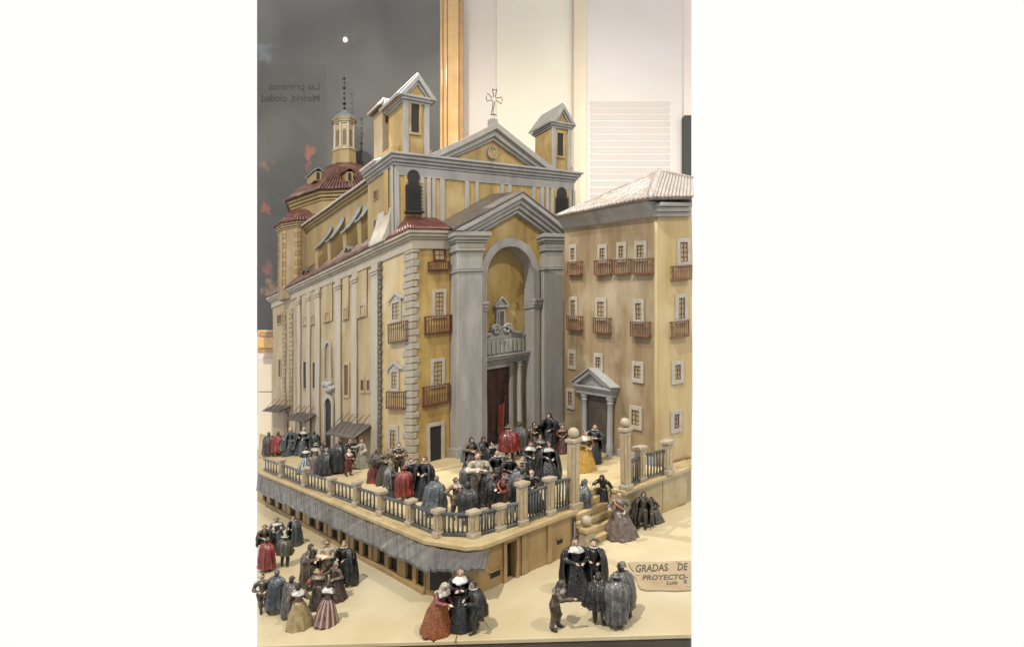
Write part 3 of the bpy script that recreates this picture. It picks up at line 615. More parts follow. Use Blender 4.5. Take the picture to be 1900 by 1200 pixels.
# belfries
def belfry(u0, u1, v0, v1, win, stub):
    b = MB().box(C, u0, u1, v0, v1, UT+.0005, 1.10).build('belfry', OCHRE, ch, bev=.001); fc = Face(C, 'n', v0); fs = Face(C, 's', u0); uc = (u0+u1)/2
    for a, e in ((u0-.001, u0+.016), (u1-.016, u1+.001)): MB().fbox(fc, a, e, UT+.001, 1.088, .0, .005, j=.0005).build('pilaster', GREY, b, bev=.001)
    r = fc.rect(*win); m = MB(); fring(m, fc, *r, .008, 0, .004); m.build('opening_frame', OCHRE, b, bev=.001); MB().fbox(fc, *r, .0003, .0014).build('opening', DARK, b)
    for i, (o, h0, h1) in enumerate(((.005, 1.088, 1.094), (.010, 1.0942, 1.101))): MB().box(C, u0-o, u1+o, v0-o, v1+o, h0, h1).build('entablature', GREY, b, bev=.001)
    w = (u1-u0)/2+(.020 if u0 < .3 else .014); ha = 1.170
    MB().fpris(fc, [(uc-w+.004, 1.1012), (uc+w-.004, 1.1012), (uc, ha-.004)], -(v1-v0), .0045).build('tympanum', OCHRE, b)
    rake(b, fc, uc-w, uc+w, 1.1012, uc, ha, .019, -.004, .016, GREY); rake(b, fc, uc-w+.022, uc+w-.022, 1.1075, uc, ha-.0195, .010, -.004, .010, GREY)
    MB().fbox(fc, uc-w, uc+w, 1.1011, 1.1072, -.003, .014, j=.0004).build('base_cornice', GREY, b, bev=.001)
    rf = MB()
    for s in (-1, 1):
        p = [(uc+s*(w+.001), 1.0995), (uc, ha-.001), (uc, ha+.006), (uc+s*(w+.004), 1.1065)]
        rf.loft([C.at(q[0], v0-.010, q[1]) for q in p], [C.at(q[0], v1+.016, q[1]) for q in p])
    rf.build('roof', BELR, b, bev=.0012)
    for q in stub: MB().box(C, *q, j=.001).build('shoulder', OCHRE, b, bev=.002)
    return b
BELR = paint('belfry_roof', (186, 180, 172), (164, 158, 150), c3=(172, 164, 154), scale=60, rough=.28, coat=.4)
belfry(.030, .113, .105, .198, (762.5, 777, 194, 246), ((.004, .0295, .125, .19, UT+.001, .972), (.1135, .128, .11, .19, UT+.001, .965)))
belfry(.600, .688, .105, .190, (1033, 1044, 248, 290), ((.6885, .703, .11, .18, UT+.001, .965),))
# stair turret behind the left belfry, with a tiled cap
st = MB().box(C, .030, .09, .238, .298, .9, 1.128).build('stair_turret', CREAM, ch, bev=.001)
m = MB(); m.loft([C.at(.018, .226, 1.128), C.at(.10, .226, 1.128), C.at(.10, .31, 1.128), C.at(.018, .31, 1.128)], [C.at(.045, .255, 1.162), C.at(.08, .255, 1.162), C.at(.08, .285, 1.162), C.at(.045, .285, 1.162)]); m.build('turret_roof', TILED, st)
m = MB(); [m.tube([C.at(.018+.0135*i, .222, 1.130), C.at(.043+.006*i, .258, 1.165)], .0036, 6) for i in range(7)]; [m.tube([C.at(.014, .222+.0145*i, 1.130), C.at(.046, .25+.006*i, 1.165)], .0036, 6) for i in range(1, 7)]; m.build('tile_ribs', PALETILE, st, smooth='all', kind='stuff')
for uu in (.040, .060):
    MB().fbox(Face(C, 'n', .238), uu, uu+.010, 1.085, 1.103, .0003, .002).build('turret_window', RED, st)
m = MB(); [m.tube([C.at(-.03, .175+.013*i, UT+.003), C.at(.03, .175+.013*i, UT+.022)], .0042, 6) for i in range(8)]; m.build('tile_ribs', PALETILE, ch, smooth='all', kind='stuff')
# nave with curved buttresses
NT = .942
MB().box(C, .05, .65, .271, 1.10, .69, NT-.02).build('nave_wall', DRUM, ch)
MB().box(C, .043, .65, .271, 1.105, NT-.0198, NT-.010).build('nave_cornice', DRUM, ch, bev=.001); MB().box(C, .036, .65, .271, 1.11, NT-.0098, NT).build('nave_cornice', DRUM, ch, bev=.001)
m = MB(); m.loft([C.at(.03, .271, NT+.0005), C.at(.35, .271, 1.02), C.at(.66, .271, NT+.0005)], [C.at(.03, 1.10, NT+.0005), C.at(.35, 1.10, 1.02), C.at(.66, 1.10, NT+.0005)]); nr = m.build('nave_roof', TILED, ch)
m = MB(); v = .275
while v < 1.09: m.tube([C.at(.026, v, NT+.003), C.at(.2, v, .986)], .0042, 6); v += .0125
m.build('tile_ribs', PALETILE, nr, smooth='all', kind='stuff')
for (xt, yt), (xb, yb) in (((689, 366), (666, 410)), ((667, 384), (639, 431)), ((636, 406), (610, 448)), ((614, 422), (586, 462))):
    v, wt = C.pxs(xt, yt, .05); ub, wb = C.pxn(xb, yb, v); ub = max(min(ub, .02), -.03)
    cur = [(.05+(ub-.05)*t, wt+(wb-wt)*(1.35*t-.35*t*t if False else t**.72)) for t in [i/8 for i in range(9)]]
    bt = MB(); P0 = cur+[(ub+.004, .70), (.052, .70)]
    bt.loft([C.at(u, v-.014, w) for u, w in P0], [C.at(u, v+.014, w) for u, w in P0]); bo = bt.build('buttress', DRUM, ch)
    cp_ = cur+[(u, w+.005) for u, w in reversed(cur)]; cp_[8] = (ub-.006, wb-.001); cp_[9] = (ub-.006, wb+.004)
    MB().loft([C.at(u, v-.020, w+.0006) for u, w in cp_], [C.at(u, v+.020, w+.0006) for u, w in cp_]).build('lead_cap', LEADC, bo, smooth=True)
def dormer(u, v, w, s, mat):
    d = MB().loft([C.at(u, v-s, w), C.at(u, v+s, w), C.at(u, v+s, w+s*1.4), C.at(u, v, w+s*2.1), C.at(u, v-s, w+s*1.4)], [C.at(u+s*4, v-s, w), C.at(u+s*4, v+s, w), C.at(u+s*4, v+s, w+s*1.4), C.at(u+s*4, v, w+s*2.1), C.at(u+s*4, v-s, w+s*1.4)]).build('dormer', DRUM, ch)
    for q in (-1, 1):
        p = [(v+q*s*1.35, w+s*1.22), (v, w+s*2.2), (v, w+s*2.5), (v+q*s*1.45, w+s*1.5)]
        MB().loft([C.at(u-s*.5, a, b) for a, b in p], [C.at(u+s*4, a, b) for a, b in p]).build('dormer_roof', mat, d)
    MB().box(C, u-.0012, u-.0002, v-s*.4, v+s*.4, w+s*.3, w+s*1.3).build('dormer_opening', DARK, d)
v, w = C.pxs(646, 473, 0.0); dormer(0.0, v, .716, .014, LEADC)
v, w = C.pxs(570, 512, 0.0); dormer(-.005, v, .708, .017, SLATE)
# octagonal crossing drum, roof and lantern
def octo(cu, cv, r, h, rot=0, n=8): return [C.at(cu+r*math.cos(2*math.pi*i/n+rot), cv+r*math.sin(2*math.pi*i/n+rot), h) for i in range(n)]
DC = (.352, 1.30)
dr = MB().loft(octo(*DC, .255, .62), octo(*DC, .255, 1.10)).build('drum', DRUM, ch)
for r, h0, h1 in ((.262, 1.045, 1.056), (.260, 1.1002, 1.113), (.268, 1.1132, 1.127), (.276, 1.1272, 1.14)): MB().loft(octo(*DC, r, h0), octo(*DC, r, h1)).build('drum_cornice', DRUM, dr, bev=.0012)
DOME = paint('dome_tile', (118, 78, 66), (88, 54, 46), c3=(146, 116, 104), scale=50, rough=.45)
rf = MB().loft(octo(*DC, .285, 1.1405), octo(*DC, .075, 1.315)).build('drum_roof', DOME, dr)
m = MB(); lo, hi = octo(*DC, .289, 1.1415), octo(*DC, .077, 1.317)
for i in range(8):
    for k in range(15):
        t = k/15; m.tube([lo[i].lerp(lo[(i+1) % 8], t), hi[i].lerp(hi[(i+1) % 8], t)], .0042 if k else .0062, 6)
m.build('tile_ribs', DOME, rf, smooth='all', kind='stuff')
LH = 1.315
ln = MB().loft(octo(*DC, .062, LH), octo(*DC, .058, LH+.075)).build('lantern', DRUM, ch)
for r, h0, h1 in ((.062, LH+.0752, LH+.083), (.047, LH+.083, LH+.205), (.052, LH+.205, LH+.213), (.057, LH+.2132, LH+.222), (.062, LH+.2222, LH+.229)):
    MB().loft(octo(*DC, r, h0), octo(*DC, r, h1)).build('lantern_stage', CREAM, ln, bev=.001)
m = MB(); prof = [(.064, .2292), (.052, .243), (.036, .258), (.018, .272), (.006, .282)]
m.rings([octo(*DC, r, LH+h) for r, h in prof]); m.build('lantern_cap', LEADC, ln)
for i in range(8):
    q = octo(*DC, .0475, LH+.088)[i]; q2 = octo(*DC, .0475, LH+.204)[i]; MB().tube([q, q2], .0065, 4).build('lantern_pilaster', WHITEP, ln)
for k in (4, 5, 6):
    A0, A1 = octo(*DC, .0478, LH+.10)[k], octo(*DC, .0478, LH+.10)[(k+1) % 8]; mid = (A0+A1)/2; dx = (A1-A0).normalized(); up = Vector((0, 0, 1)); nn = Vector((dx.y, -dx.x, 0)); nn = nn if (mid+nn).length < 0 else nn
    if nn.dot(mid-C.at(*DC, LH)) < 0: nn = -nn
    sh_ = [(-.008, 0), (.008, 0), (.008, .066), (.0055, .073), (0, .077), (-.0055, .073), (-.008, .066)]
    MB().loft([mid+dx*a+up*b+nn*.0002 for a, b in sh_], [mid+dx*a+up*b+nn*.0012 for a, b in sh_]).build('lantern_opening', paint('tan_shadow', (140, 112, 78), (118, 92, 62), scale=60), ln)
c = C.at(*DC, LH+.28); m = MB(); m.tube([c, c+Vector((.002, 0, .075)), c+Vector((-.001, 0, .175))], .0022, 6, .0012); fin = m.build('finial_rod', WIRE, ln)
for dz, r in ((.012, .007), (.035, .0095), (.06, .006), (.085, .005), (.11, .008), (.135, .005), (.155, .006)): MB().ball(c+Vector((random.uniform(-.001, .001), 0, dz)), r, 8, 6, sc=(1, 1, .8)).build('finial_bead', WIRE, ln, smooth='all')
MB().tube([c+Vector((-.010, 0, .158)), c+Vector((.010, 0, .160))], .0018, 5).build('finial_bar', WIRE, ln)
def roof_dormer(px, py, s, depth_v, mat):
    u, w = C.pxn(px, py, depth_v); d = MB().box(C, u-s, u+s, depth_v, depth_v+.10, w-s*1.4, w+s*1.2).build('roof_dormer', DRUM, dr)
    for q in (-1, 1):
        p = [(u+q*s*1.4, w+s*1.1), (u, w+s*2.0), (u, w+s*2.3), (u+q*s*1.5, w+s*1.4)]
        MB().loft([C.at(a, depth_v-.006, b) for a, b in p], [C.at(a, depth_v+.11, b) for a, b in p]).build('dormer_roof', mat, d)
    MB().fpris(Face(C, 'n', depth_v), arch_pts(u-s*.45, u+s*.45, w-s*1.1, w+s*.95), .0004, .0016).build('dormer_opening', DARK, d)
roof_dormer(649, 327, .017, 1.085, TILE); roof_dormer(590, 326, .016, 1.18, LEADC)
# small octagonal turret at the far end of the aisle
TC = (.048, 1.045)
tu = MB().loft(octo(*TC, .085, .66, .39), octo(*TC, .085, .94, .39)).build('apse_turret', SAND, ch)
for r, h0, h1 in ((.088, .9402, .948), (.093, .9482, .957), (.098, .9572, .965)): MB().loft(octo(*TC, r, h0, .39), octo(*TC, r, h1, .39)).build('turret_cornice', SAND, tu, bev=.001)
MB().loft(octo(*TC, .101, .9652, .39), octo(*TC, .03, 1.025, .39)).build('turret_roof', TILE, tu)
m = MB(); lo, hi = octo(*TC, .104, .966, .39), octo(*TC, .032, 1.027, .39)
for i in range(8):
    for k in range(6): t = k/6; m.tube([lo[i].lerp(lo[(i+1) % 8], t), hi[i].lerp(hi[(i+1) % 8], t)], .0042, 6)
m.build('tile_ribs', TILE, tu, smooth='all', kind='stuff')
m = MB(); a_, b_ = octo(*TC, .0855, 0, .39), None
for i in range(8):
    A0, A1 = a_[i], a_[(i+1) % 8]
    for t0 in (.04, .80):
        hq = .70; k = 0
        nn = Vector(((A1-A0).y, -(A1-A0).x, 0)).normalized(); nn = nn if nn.dot((A0+A1)/2-C.at(*TC, 0)) > 0 else -nn; q0, q1 = A0.lerp(A1, t0-.01), A0.lerp(A1, t0+.17)
        MB().loft([p_+Vector((0, 0, h_))-nn*.0005 for p_, h_ in ((q0, .70), (q1, .70), (q1, .925), (q0, .925))], [p_+Vector((0, 0, h_))+nn*.0007 for p_, h_ in ((q0, .70), (q1, .70), (q1, .925), (q0, .925))]).build('stone_outline', WASH, tu)
        while hq < .925:
            e = .05 if k % 2 else 0; q0, q1 = A0.lerp(A1, t0+e), A0.lerp(A1, t0+.16-e*.6); nn = Vector(((A1-A0).y, -(A1-A0).x, 0)).normalized()
            if nn.dot((A0+A1)/2-C.at(*TC, 0)) < 0: nn = -nn
            z = lambda p, h: p+Vector((0, 0, h))
            m.loft([z(q0, hq), z(q1, hq), z(q1, hq+.015), z(q0, hq+.015)], [z(q0, hq)+nn*.0016, z(q1, hq)+nn*.0016, z(q1, hq+.015)+nn*.0016, z(q0, hq+.015)+nn*.0016]); hq += .0185; k += 1
m.build('painted_stones', paint('turret_stone', (196, 166, 112), (176, 146, 96), scale=50), tu, kind='stuff')
# ------------------------------------------------------------------ the great portal
PRE, PRR = UPPER.px(824, 413)[1], UPPER.px(908, 359)[1]
po = .034
PLf = (.119, .205); PRf = (.437, .518)
for a, b in (PLf, PRf):
    p = MB().fbox(FRONT, a, b, .06, .6905, -.0195, po, j=.0006).build('great_pilaster', GREY, ch, bev=.002)
    MB().fbox(FRONT, a-.006, b+.006, .06, .105, -.019, po+.006, j=.0008).build('pilaster_base', GREY, p, bev=.002)
    for o, h0, h1 in ((.004, .583, .589), (.0025, .590, .594), (.006, .640, .647), (.004, .6475, .662), (.008, .6625, .669), (.013, .6692, .678), (.018, .6782, .690)):
        MB().fbox(FRONT, a-o, b+o, h0, h1, -.018, po+o, j=.0004).build('pilaster_moulding', GREY, p, bev=.0012)
AI0, AI1, AS = .222, .408, .567
AT = .660
hole = arch_pts(AI0, AI1, .06, AT, 20); hs = [(AI1, .06)]+hole[1:-1]+[(AI0, .06)]
GA0, GA1, GC, GH = .098, .540, .336, .803
out = [(PLf[1]-.004, .06), (PLf[1]-.004, .690), (GA0+.03, .6905), (GC, GH-.012), (GA1-.03, .6905), (PRf[0]+.004, .690), (PRf[0]+.004, .06)]
MB().fpris(FRONT, out+hs, -.0192, .018).build('portal_wall', OCHRE, ch)
arch_ring(MB(), FRONT, AI0, AI1, .06, AT, .020, .0182, .025, 20).build('archivolt', GREY, ch, smooth=True)
m = MB(); I = arch_pts(AI0+.0004, AI1-.0004, .06, AT-.0004, 20); J = arch_pts(AI0+.004, AI1-.004, .06, AT-.004, 20)
for i in range(len(I)-1): m.fpris(FRONT, [I[i], J[i], J[i+1], I[i+1]], -.019, .0255)
m.build('arch_lining', GREY, ch, smooth=True)
for fa in ((AI0-.018, AI0+.008), (AI1-.008, AI1+.026)):
    for h0, h1, o in ((.472, .480, .028), (.4802, .490, .031), (.4902, .498, .034)): MB().fbox(FRONT, fa[0], fa[1], h0, h1, -.018, o, j=.0003).build('impost', GREY, ch, bev=.001)
gb = MB().fpris(FRONT, [(GA0+.034, .691), (GA1-.034, .691), (GC, GH-.02)], -.095, -.0195).build('portal_gable', OCHRE, ch)
for k, (t, o) in enumerate(((.013, .056), (.013, .047), (.012, .040), (.010, .032))):
    d_ = k*.0133; f = d_/(GH-.691); rake(gb, FRONT, GA0+(GC-GA0)*f, GA1+(GC-GA1)*f, .691+k*.0003, GC, GH-d_, t, -.0, o, GREY, bev=.001)
m = MB()
for s in (GA0, GA1):
    e = -.004 if s < GC else .004
    p = [(s+e, .6905), (GC, GH), (GC, GH+.006), (s+e*2, .6965)]; s2 = GC+(s-GC)*.78; p2 = [(s2, PRE-.006), (GC, PRR-.006), (GC, PRR), (s2, PRE)]; m.loft([C.at(a, -.057, b) for a, b in p], [C.at(a, .0995, b) for a, b in p2])
m.build('portal_roof', SLATE, gb, bev=.001)
# doorway inside the niche
NB = Face(C, 'n', .0195)
a0, a1, h0, h1 = NB.rect(893, 943, 684, 822); h0 = .072
dd = MB().fbox(NB, a0, a1, h0, h1, .0005, .003).build('portal_door', DOORB, ch)
for i in range(6):
    for k in range(4):
        q0 = a0+(a1-a0)*(k+.12)/4; MB().fbox(NB, q0, q0+(a1-a0)*.19, h0+.01+(h1-h0-.015)*i/6, h0+.01+(h1-h0-.015)*(i+.82)/6, .0031, .0046, j=.0002).build('door_panel', DOORB, dd, bev=.0006)
x = [NB.px(*q) for q in ((923, 752), (934, 747), (931, 802), (920, 805))]; MB().fpris(NB, x, .0048, .0075).build('open_leaf', SALMON, dd)
m = MB(); [m.fbox(NB, *q, 0.0004, .010, j=.0004) for q in ((a0-.02, a0-.001, h0, h1+.012), (a1+.001, a1+.012, h0, h1+.012), (a0-.001, a1+.001, h1+.0005, h1+.012))]; m.build('door_frame', GREY, ch, bev=.001)
q0, q1, _, _ = NB.rect(890, 972, 640, 660)
for o, dh0, dh1 in ((.014, .013, .020), (.018, .0202, .027), (.026, .0272, .034), (.030, .0342, .040)): MB().fbox(NB, a0-.03, AI1-.0045, h1+dh0, h1+dh1, .0004, o, j=.0004).build('entablature', GREY, ch, bev=.001)
hb = h1+.041
fz = MB().fbox(NB, a0-.025, AI1-.012, hb, hb+.045, .0004, .010).build('fluted_frieze', GREY, ch, bev=.001)
for i in range(10):
    q = a0-.022+(AI1-.018-a0+.018)*i/10; MB().fbox(NB, q, q+.009, hb+.004, hb+.041, .0102, .0145, j=.0004).build('flute', GREY, fz, bev=.0012)
ac = NB.px(927, 600)[0]; hv = hb+.0455
sp = MB().fpris(NB, [(a0-.02, hv), (AI1-.008, hv), (AI1-.008, hv+.012), (ac+.042, hv+.018), (ac+.022, hv+.032), (ac-.022, hv+.032), (ac-.042, hv+.016), (a0-.02, hv+.006)], .0004, .008).build('scroll_pediment', GREY, ch, bev=.0015)
for s in (-1, 1):
    pts = []
    for i in range(26):
        t = i/25; an = t*math.pi*2.6; rr = .016*(1-t*.75)
        pts.append(NB.p(ac+s*.021-s*rr*math.cos(an)*-1, hv+.028+rr*math.sin(an), .011))
    tail = [NB.p(ac+s*(.075-.041*k/6), hv+.012+.010*(k/6)**2, .010) for k in range(6)]
    MB().tube(tail+pts, .0056, 6).build('volute', GREY, sp, smooth='all')
ae = MB().fbox(NB, ac-.018, ac+.018, hv+.032, hv+.092, .0004, .010, j=.0005).build('niche_block', GREY, ch, bev=.001)
MB().fpris(NB, arch_pts(ac-.0085, ac+.0085, hv+.04, hv+.082), .0102, .0112).build('niche_recess', QDARK, ae)
arch_ring(MB(), NB, ac-.0085, ac+.0085, hv+.04, hv+.082, .004, .0102, .014, 10).build('niche_frame', GREY, ae)
MB().fbox(NB, ac-.027, ac+.027, hv+.0925, hv+.099, .0004, .016).build('niche_cornice', GREY, ae, bev=.001)
MB().fpris(NB, [(ac-.026, hv+.0992), (ac+.026, hv+.0992), (ac, hv+.124)], .0004, .010).build('niche_gable', GREY, ae, bev=.001)
rake(ae, NB, ac-.028, ac+.028, hv+.0992, ac, hv+.127, .008, .0104, .016, GREY)
cu = NB.px(963, 720, .012)[0]
co = MB().lathe(C.at(cu, .0195-.014, 0), [(.0105, .072), (.0115, .078), (.009, .084), (.0085, .10), (.0080, .24), (.0074, h1-.004), (.0095, h1), (.0075, h1+.004), (.0110, h1+.009), (.0118, h1+.0125)], 14).build('portal_column', GREYB, ch, smooth=True)
# ================================================================== THE RIGHT-HAND BUILDING
class FrB(Fr):                                     # storeys grow a little taller towards the far end
    c = .321
    def at(q, s, n, h):
        return Vector((q.o[0]+s*q.ds[0]+n*q.dn[0], q.o[1]+s*q.ds[1]+n*q.dn[1], q.z0+q.ks*s+h*(1+q.c*s)+ZC))
    def loc(q, x, y, z):
        px, py = x-q.o[0], y-q.o[1]; s = px*q.ds[0]+py*q.ds[1]; n = px*q.dn[0]+py*q.dn[1]
        return s, n, (z-q.z0-q.ks*s)/(1+q.c*s)
_c = on_floor(1217, 866, TH); Bx, By = _c.x, _c.y; Bz = _c.z-ZC
Fx, Fy = col_at(1047, 1.60); Ll = math.hypot(Fx-Bx, Fy-By); dl = ((Fx-Bx)/Ll, (Fy-By)/Ll)
BL = FrB((Bx, By), dl, (dl[1], -dl[0]), Bz, -.036, 0)
if BL.dn[0] < 0: BL.dn = (-BL.dn[0], -BL.dn[1])
dr_ = (.8928, .4507); BR = Fr((Bx, By), dr_, (-dr_[1], dr_[0]), Bz, .1116, 0)
LF, RF = Face(BL, 'n', 0.0), Face(BR, 'n', -.0013); RF0 = Face(BR, 'n', 0.0)
tR = BR.pxn(XR, 600, 0)[0]; HB = .5265
bd_ = thing('palace', 'tall tan building with brown balconies and a pale ribbed roof right of the church', 'building', BL.at(.1, .1, 0))
pb, pr_ = col_at(XR, 1.75), BR.at(tR, 0, 0)
bot = [BL.at(0, 0, -.012), BR.at(tR, 0, -.012), Vector((pb[0], pb[1], Bz+ZC)), BL.at(Ll, 0, -.012)]
top = [BL.at(0, 0, HB+.03), BR.at(tR, 0, HB+.03), Vector((pb[0], pb[1], .38+ZC)), BL.at(Ll, 0, HB+.03)]
m = MB(); m.loft(bot, top); m.build('wall', SAND, bd_)
MB().fbox(RF0, 0.0, tR, -.012, HB, 0.0, .0012).build('right_wall', BUFF, bd_)
m = MB(); hq = 0.0                                  # rounded, uneven corner arris
m.tube([BL.at(.002, .002, h) for h in [HB*i/14 for i in range(15)]], .0042, 8); m.build('corner_bead', BUFF, bd_, smooth='all')
prof = [(0.0, HB), (.004, HB+.002), (.010, HB+.012), (.019, HB+.022), (.024, HB+.029), (.024, HB+.032), (0, HB+.032)]
m = MB(); m.loft([LF.p(-.004, h, o) for o, h in prof], [LF.p(Ll, h, o) for o, h in prof]); m.build('cove_cornice', GREY, bd_)
for o, h0, h1 in ((.008, HB, HB+.009), (.014, HB+.0092, HB+.019), (.020, HB+.0192, HB+.0275)): MB().fbox(RF, -.008, BR.pxn(XR, 400, -o)[0], h0, h1, -.004, o, j=.0002).build('cornice', GREY, bd_, bev=.0018)
MB().fbox(RF, .0, BR.pxn(XR, 800, -.007)[0], -.012, .004, .0001, .006).build('plinth', WASH, bd_, bev=.001); MB().fbox(LF, .0, .145, -.004, .018, .0, .004).build('plinth', GREYB, bd_, bev=.001)
# roof
Yv = lambda x, y, Y: Vector(((x-CX)/F_*Y, Y, (HY-y)/F_*Y+ZC))
E0 = LF.p(-.024, HB+.036, .030); E1 = LF.p(Ll-.004, HB+.031, .028); tE = BR.pxn(XR, 400, -.028)[0]; E2 = RF.p(tE, HB+.036, .028); AP = Yv(1224, 319, 1.42); AP2 = Yv(XR, 333, 1.50)
BK = Vector((pb[0], pb[1], .40+ZC)); dz = Vector((0, 0, -.004))
m = MB(); m.add([E0, E1, AP, E2, AP2, BK], [(0, 2, 1), (0, 3, 4, 2), (2, 4, 5), (1, 2, 5), (3, 5, 4)]); m.add([E0+dz, E1+dz, E2+dz, BK+dz], [(0, 1, 3, 2)]); m.add([E0, E1, E1+dz, E0+dz, E2, E2+dz], [(0, 1, 2, 3), (0, 3, 5, 4)]); rf = m.build('roof', paint('roof_bed', (128, 112, 100), (98, 84, 74), scale=60, rough=.4), bd_)
ev = (E0-E1); L_ = ev.length; ed = ev.normalized(); f = (AP-E1).dot(ed)/L_; dv = (AP-(E1+ed*(f*L_)))
m = MB()
for i in range(1, 26):
    t = i/26; k = t/f if t < f else (1-t)/(1-f); k = min(k, 1)
    p = E1+ed*(t*L_); q = p+dv*(k*.985); j_ = Vector((0, 0, .002))
    m.tube([p-dv*.015+j_, (p+q)/2+j_+jit(.0008), q+j_], .0031, 6)
for i in range(0, 12):
    t = i/11; p = E0.lerp(E2, t); q = AP.lerp(AP2, t); m.tube([p+Vector((0, 0, .002)), q+Vector((0, 0, .002))], .0040, 6)
m.tube([E0+Vector((0, 0, .004)), AP+Vector((0, 0, .004))], .0068, 7); m.tube([AP+Vector((0, 0, .003)), AP2+Vector((0, 0, .003))], .006, 7); m.tube([E1+Vector((0, 0, .002)), AP+Vector((0, 0, .002))], .0045, 6)
m.build('tile_ribs', PALETILE, rf, smooth='all', kind='stuff')
for wn, bc in (((1060, 1067.5, 461, 482), (1050, 1077.5, 485, 509)), ((1114, 1123.5, 461, 481), (1100, 1131, 482, 509)), ((1149.5, 1159, 457, 479), (1134, 1166.5, 481, 507.5)), ((1183, 1196, 455, 477), (1170, 1207, 479.5, 507)),
               ((1060, 1069, 557, 585), (1049, 1077, 586, 611)), ((1110, 1122.5, 560, 587), (1098.5, 1130, 589, 617)), ((1181, 1191.5, 563, 593), (1167, 1202, 597, 623))):
    window(bd_, LF, LF.rect(*wn), sw=.0095, nv=1, nh=2, bar=BROWN); balcony(bd_, LF, LF.rect(bc[0]+1, bc[1]-1, bc[2], bc[3], o=.010), depth=.010, mat=BROWN2, n=7)
for wn in ((1057.5, 1066, 656, 677), (1107, 1116.5, 663, 682), (1178, 1190.5, 679, 702), (1054.5, 1063, 727, 751), (1173, 1187, 761, 789)): window(bd_, LF, LF.rect(*wn), sw=.0095, nv=1, nh=2, bar=BROWN)
for wn, bc in (((1260, 1273.5, 450, 486), (1250, XR, 492, 518)), ((1257, 1268.5, 553, 592), (1248.5, 1279, 595, 625))):
    window(bd_, RF, RF.rect(*wn), sw=.009, nv=1, nh=3); balcony(bd_, RF, RF.rect(*bc, o=.010), depth=.010, mat=BROWN2, n=8)
for wn in ((1250, 1260.5, 677, 704), (1248, 1257.5, 768, 794)): window(bd_, RF, RF.rect(*wn), sw=.009, nv=1, nh=2)
# doorway with columns and pediment
aR_, aL_ = LF.px(1093, 800)[0], LF.px(1127, 800)[0]; hT = LF.px(1110, 733)[1]
a0, a1 = min(aR_, aL_), max(aR_, aL_)
dw = MB().fbox(LF, a0, a1, -.01, hT, .0004, .0016).build('doorway', paint('doorway_dark', (98, 88, 78), (80, 71, 63), scale=30, rough=.6), bd_)
for x in (1086, 1133):
    a = LF.px(x, 790, .008)[0]; c = LF.p(a, 0, .009); s = (1+.321*a)
    MB().lathe(c, [(.0105, -.004), (.0105, .004), (.009, .0045), (.009, .024*s), (.0075, .026*s), (.0078, .06*s), (.0068, (hT-.016)*s), (.009, (hT-.013)*s), (.0075, (hT-.010)*s), (.0105, (hT-.005)*s), (.0105, hT*s)], 14).build('column', GREYB, dw, smooth=True)
b0, b1 = LF.px(1146, 725)[0], LF.px(1076, 712)[0]
for o, q, h0, h1 in ((.014, .004, hT+.0005, hT+.010), (.017, .001, hT+.0102, hT+.016), (.022, -.004, hT+.0162, hT+.022)): MB().fbox(LF, min(b0, b1)+q, max(b0, b1)-q, h0, h1, .0, o, j=.0004).build('entablature', GREYB, dw, bev=.001)
hp = hT+.0222; am = (b0+b1)/2; ha = hp+.036; c0, c1 = min(b0, b1)-.007, max(b0, b1)+.007
MB().fpris(LF, [(c0+.006, hp), (c1-.006, hp), (am, ha-.004)], 0, .011).build('tympanum', GREYB, dw, bev=.001)
rake(dw, LF, c0, c1, hp, am, ha+.003, .010, .0, .022, GREYB)
m = MB()
for s in (c0, c1):
    p = [(s-.002*(1 if s < am else -1), hp+.001), (am, ha+.0035), (am, ha+.0065), (s-.003*(1 if s < am else -1), hp+.004)]
    m.loft([LF.p(a, h, 0.0) for a, h in p], [LF.p(a, h, .026) for a, h in p])
m.build('pediment_roof', GREYB, dw)
# ================================================================== CLAY FIGURINES
def clay(col, var=.5, rough=.24):
    k = 'clay_%d_%d_%d' % tuple(int(c) for c in col)
    if max(col) < 200 and sum(col) < 480:                  # the clay is fired dark, colours dulled
        g_ = sum(col)/3; col = tuple((c*.8+g_*.2)*.84 for c in col)
    lt = tuple(min(255, c*1.22+10) for c in col); dk = tuple(c*.66 for c in col)
    if k in MATS: return MATS[k]
    m = paint(k, col, dk, c3=lt, scale=130, rough=rough, bump=1.0, coat=.15, grain=.6, k=.66, spec=.38)
    N, L = m.node_tree.nodes, m.node_tree.links; b = N['Principled BSDF']; src = b.inputs['Base Color'].links[0].from_socket      # pale highlights put into the colour of raised folds, like dry-brushing
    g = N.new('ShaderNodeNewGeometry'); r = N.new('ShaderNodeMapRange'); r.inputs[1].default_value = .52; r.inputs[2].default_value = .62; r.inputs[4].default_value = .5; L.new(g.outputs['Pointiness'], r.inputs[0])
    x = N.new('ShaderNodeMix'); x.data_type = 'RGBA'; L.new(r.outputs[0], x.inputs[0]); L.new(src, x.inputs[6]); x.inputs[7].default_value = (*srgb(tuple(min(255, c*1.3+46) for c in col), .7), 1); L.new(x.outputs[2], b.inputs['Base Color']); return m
SKIN = (224, 178, 146)
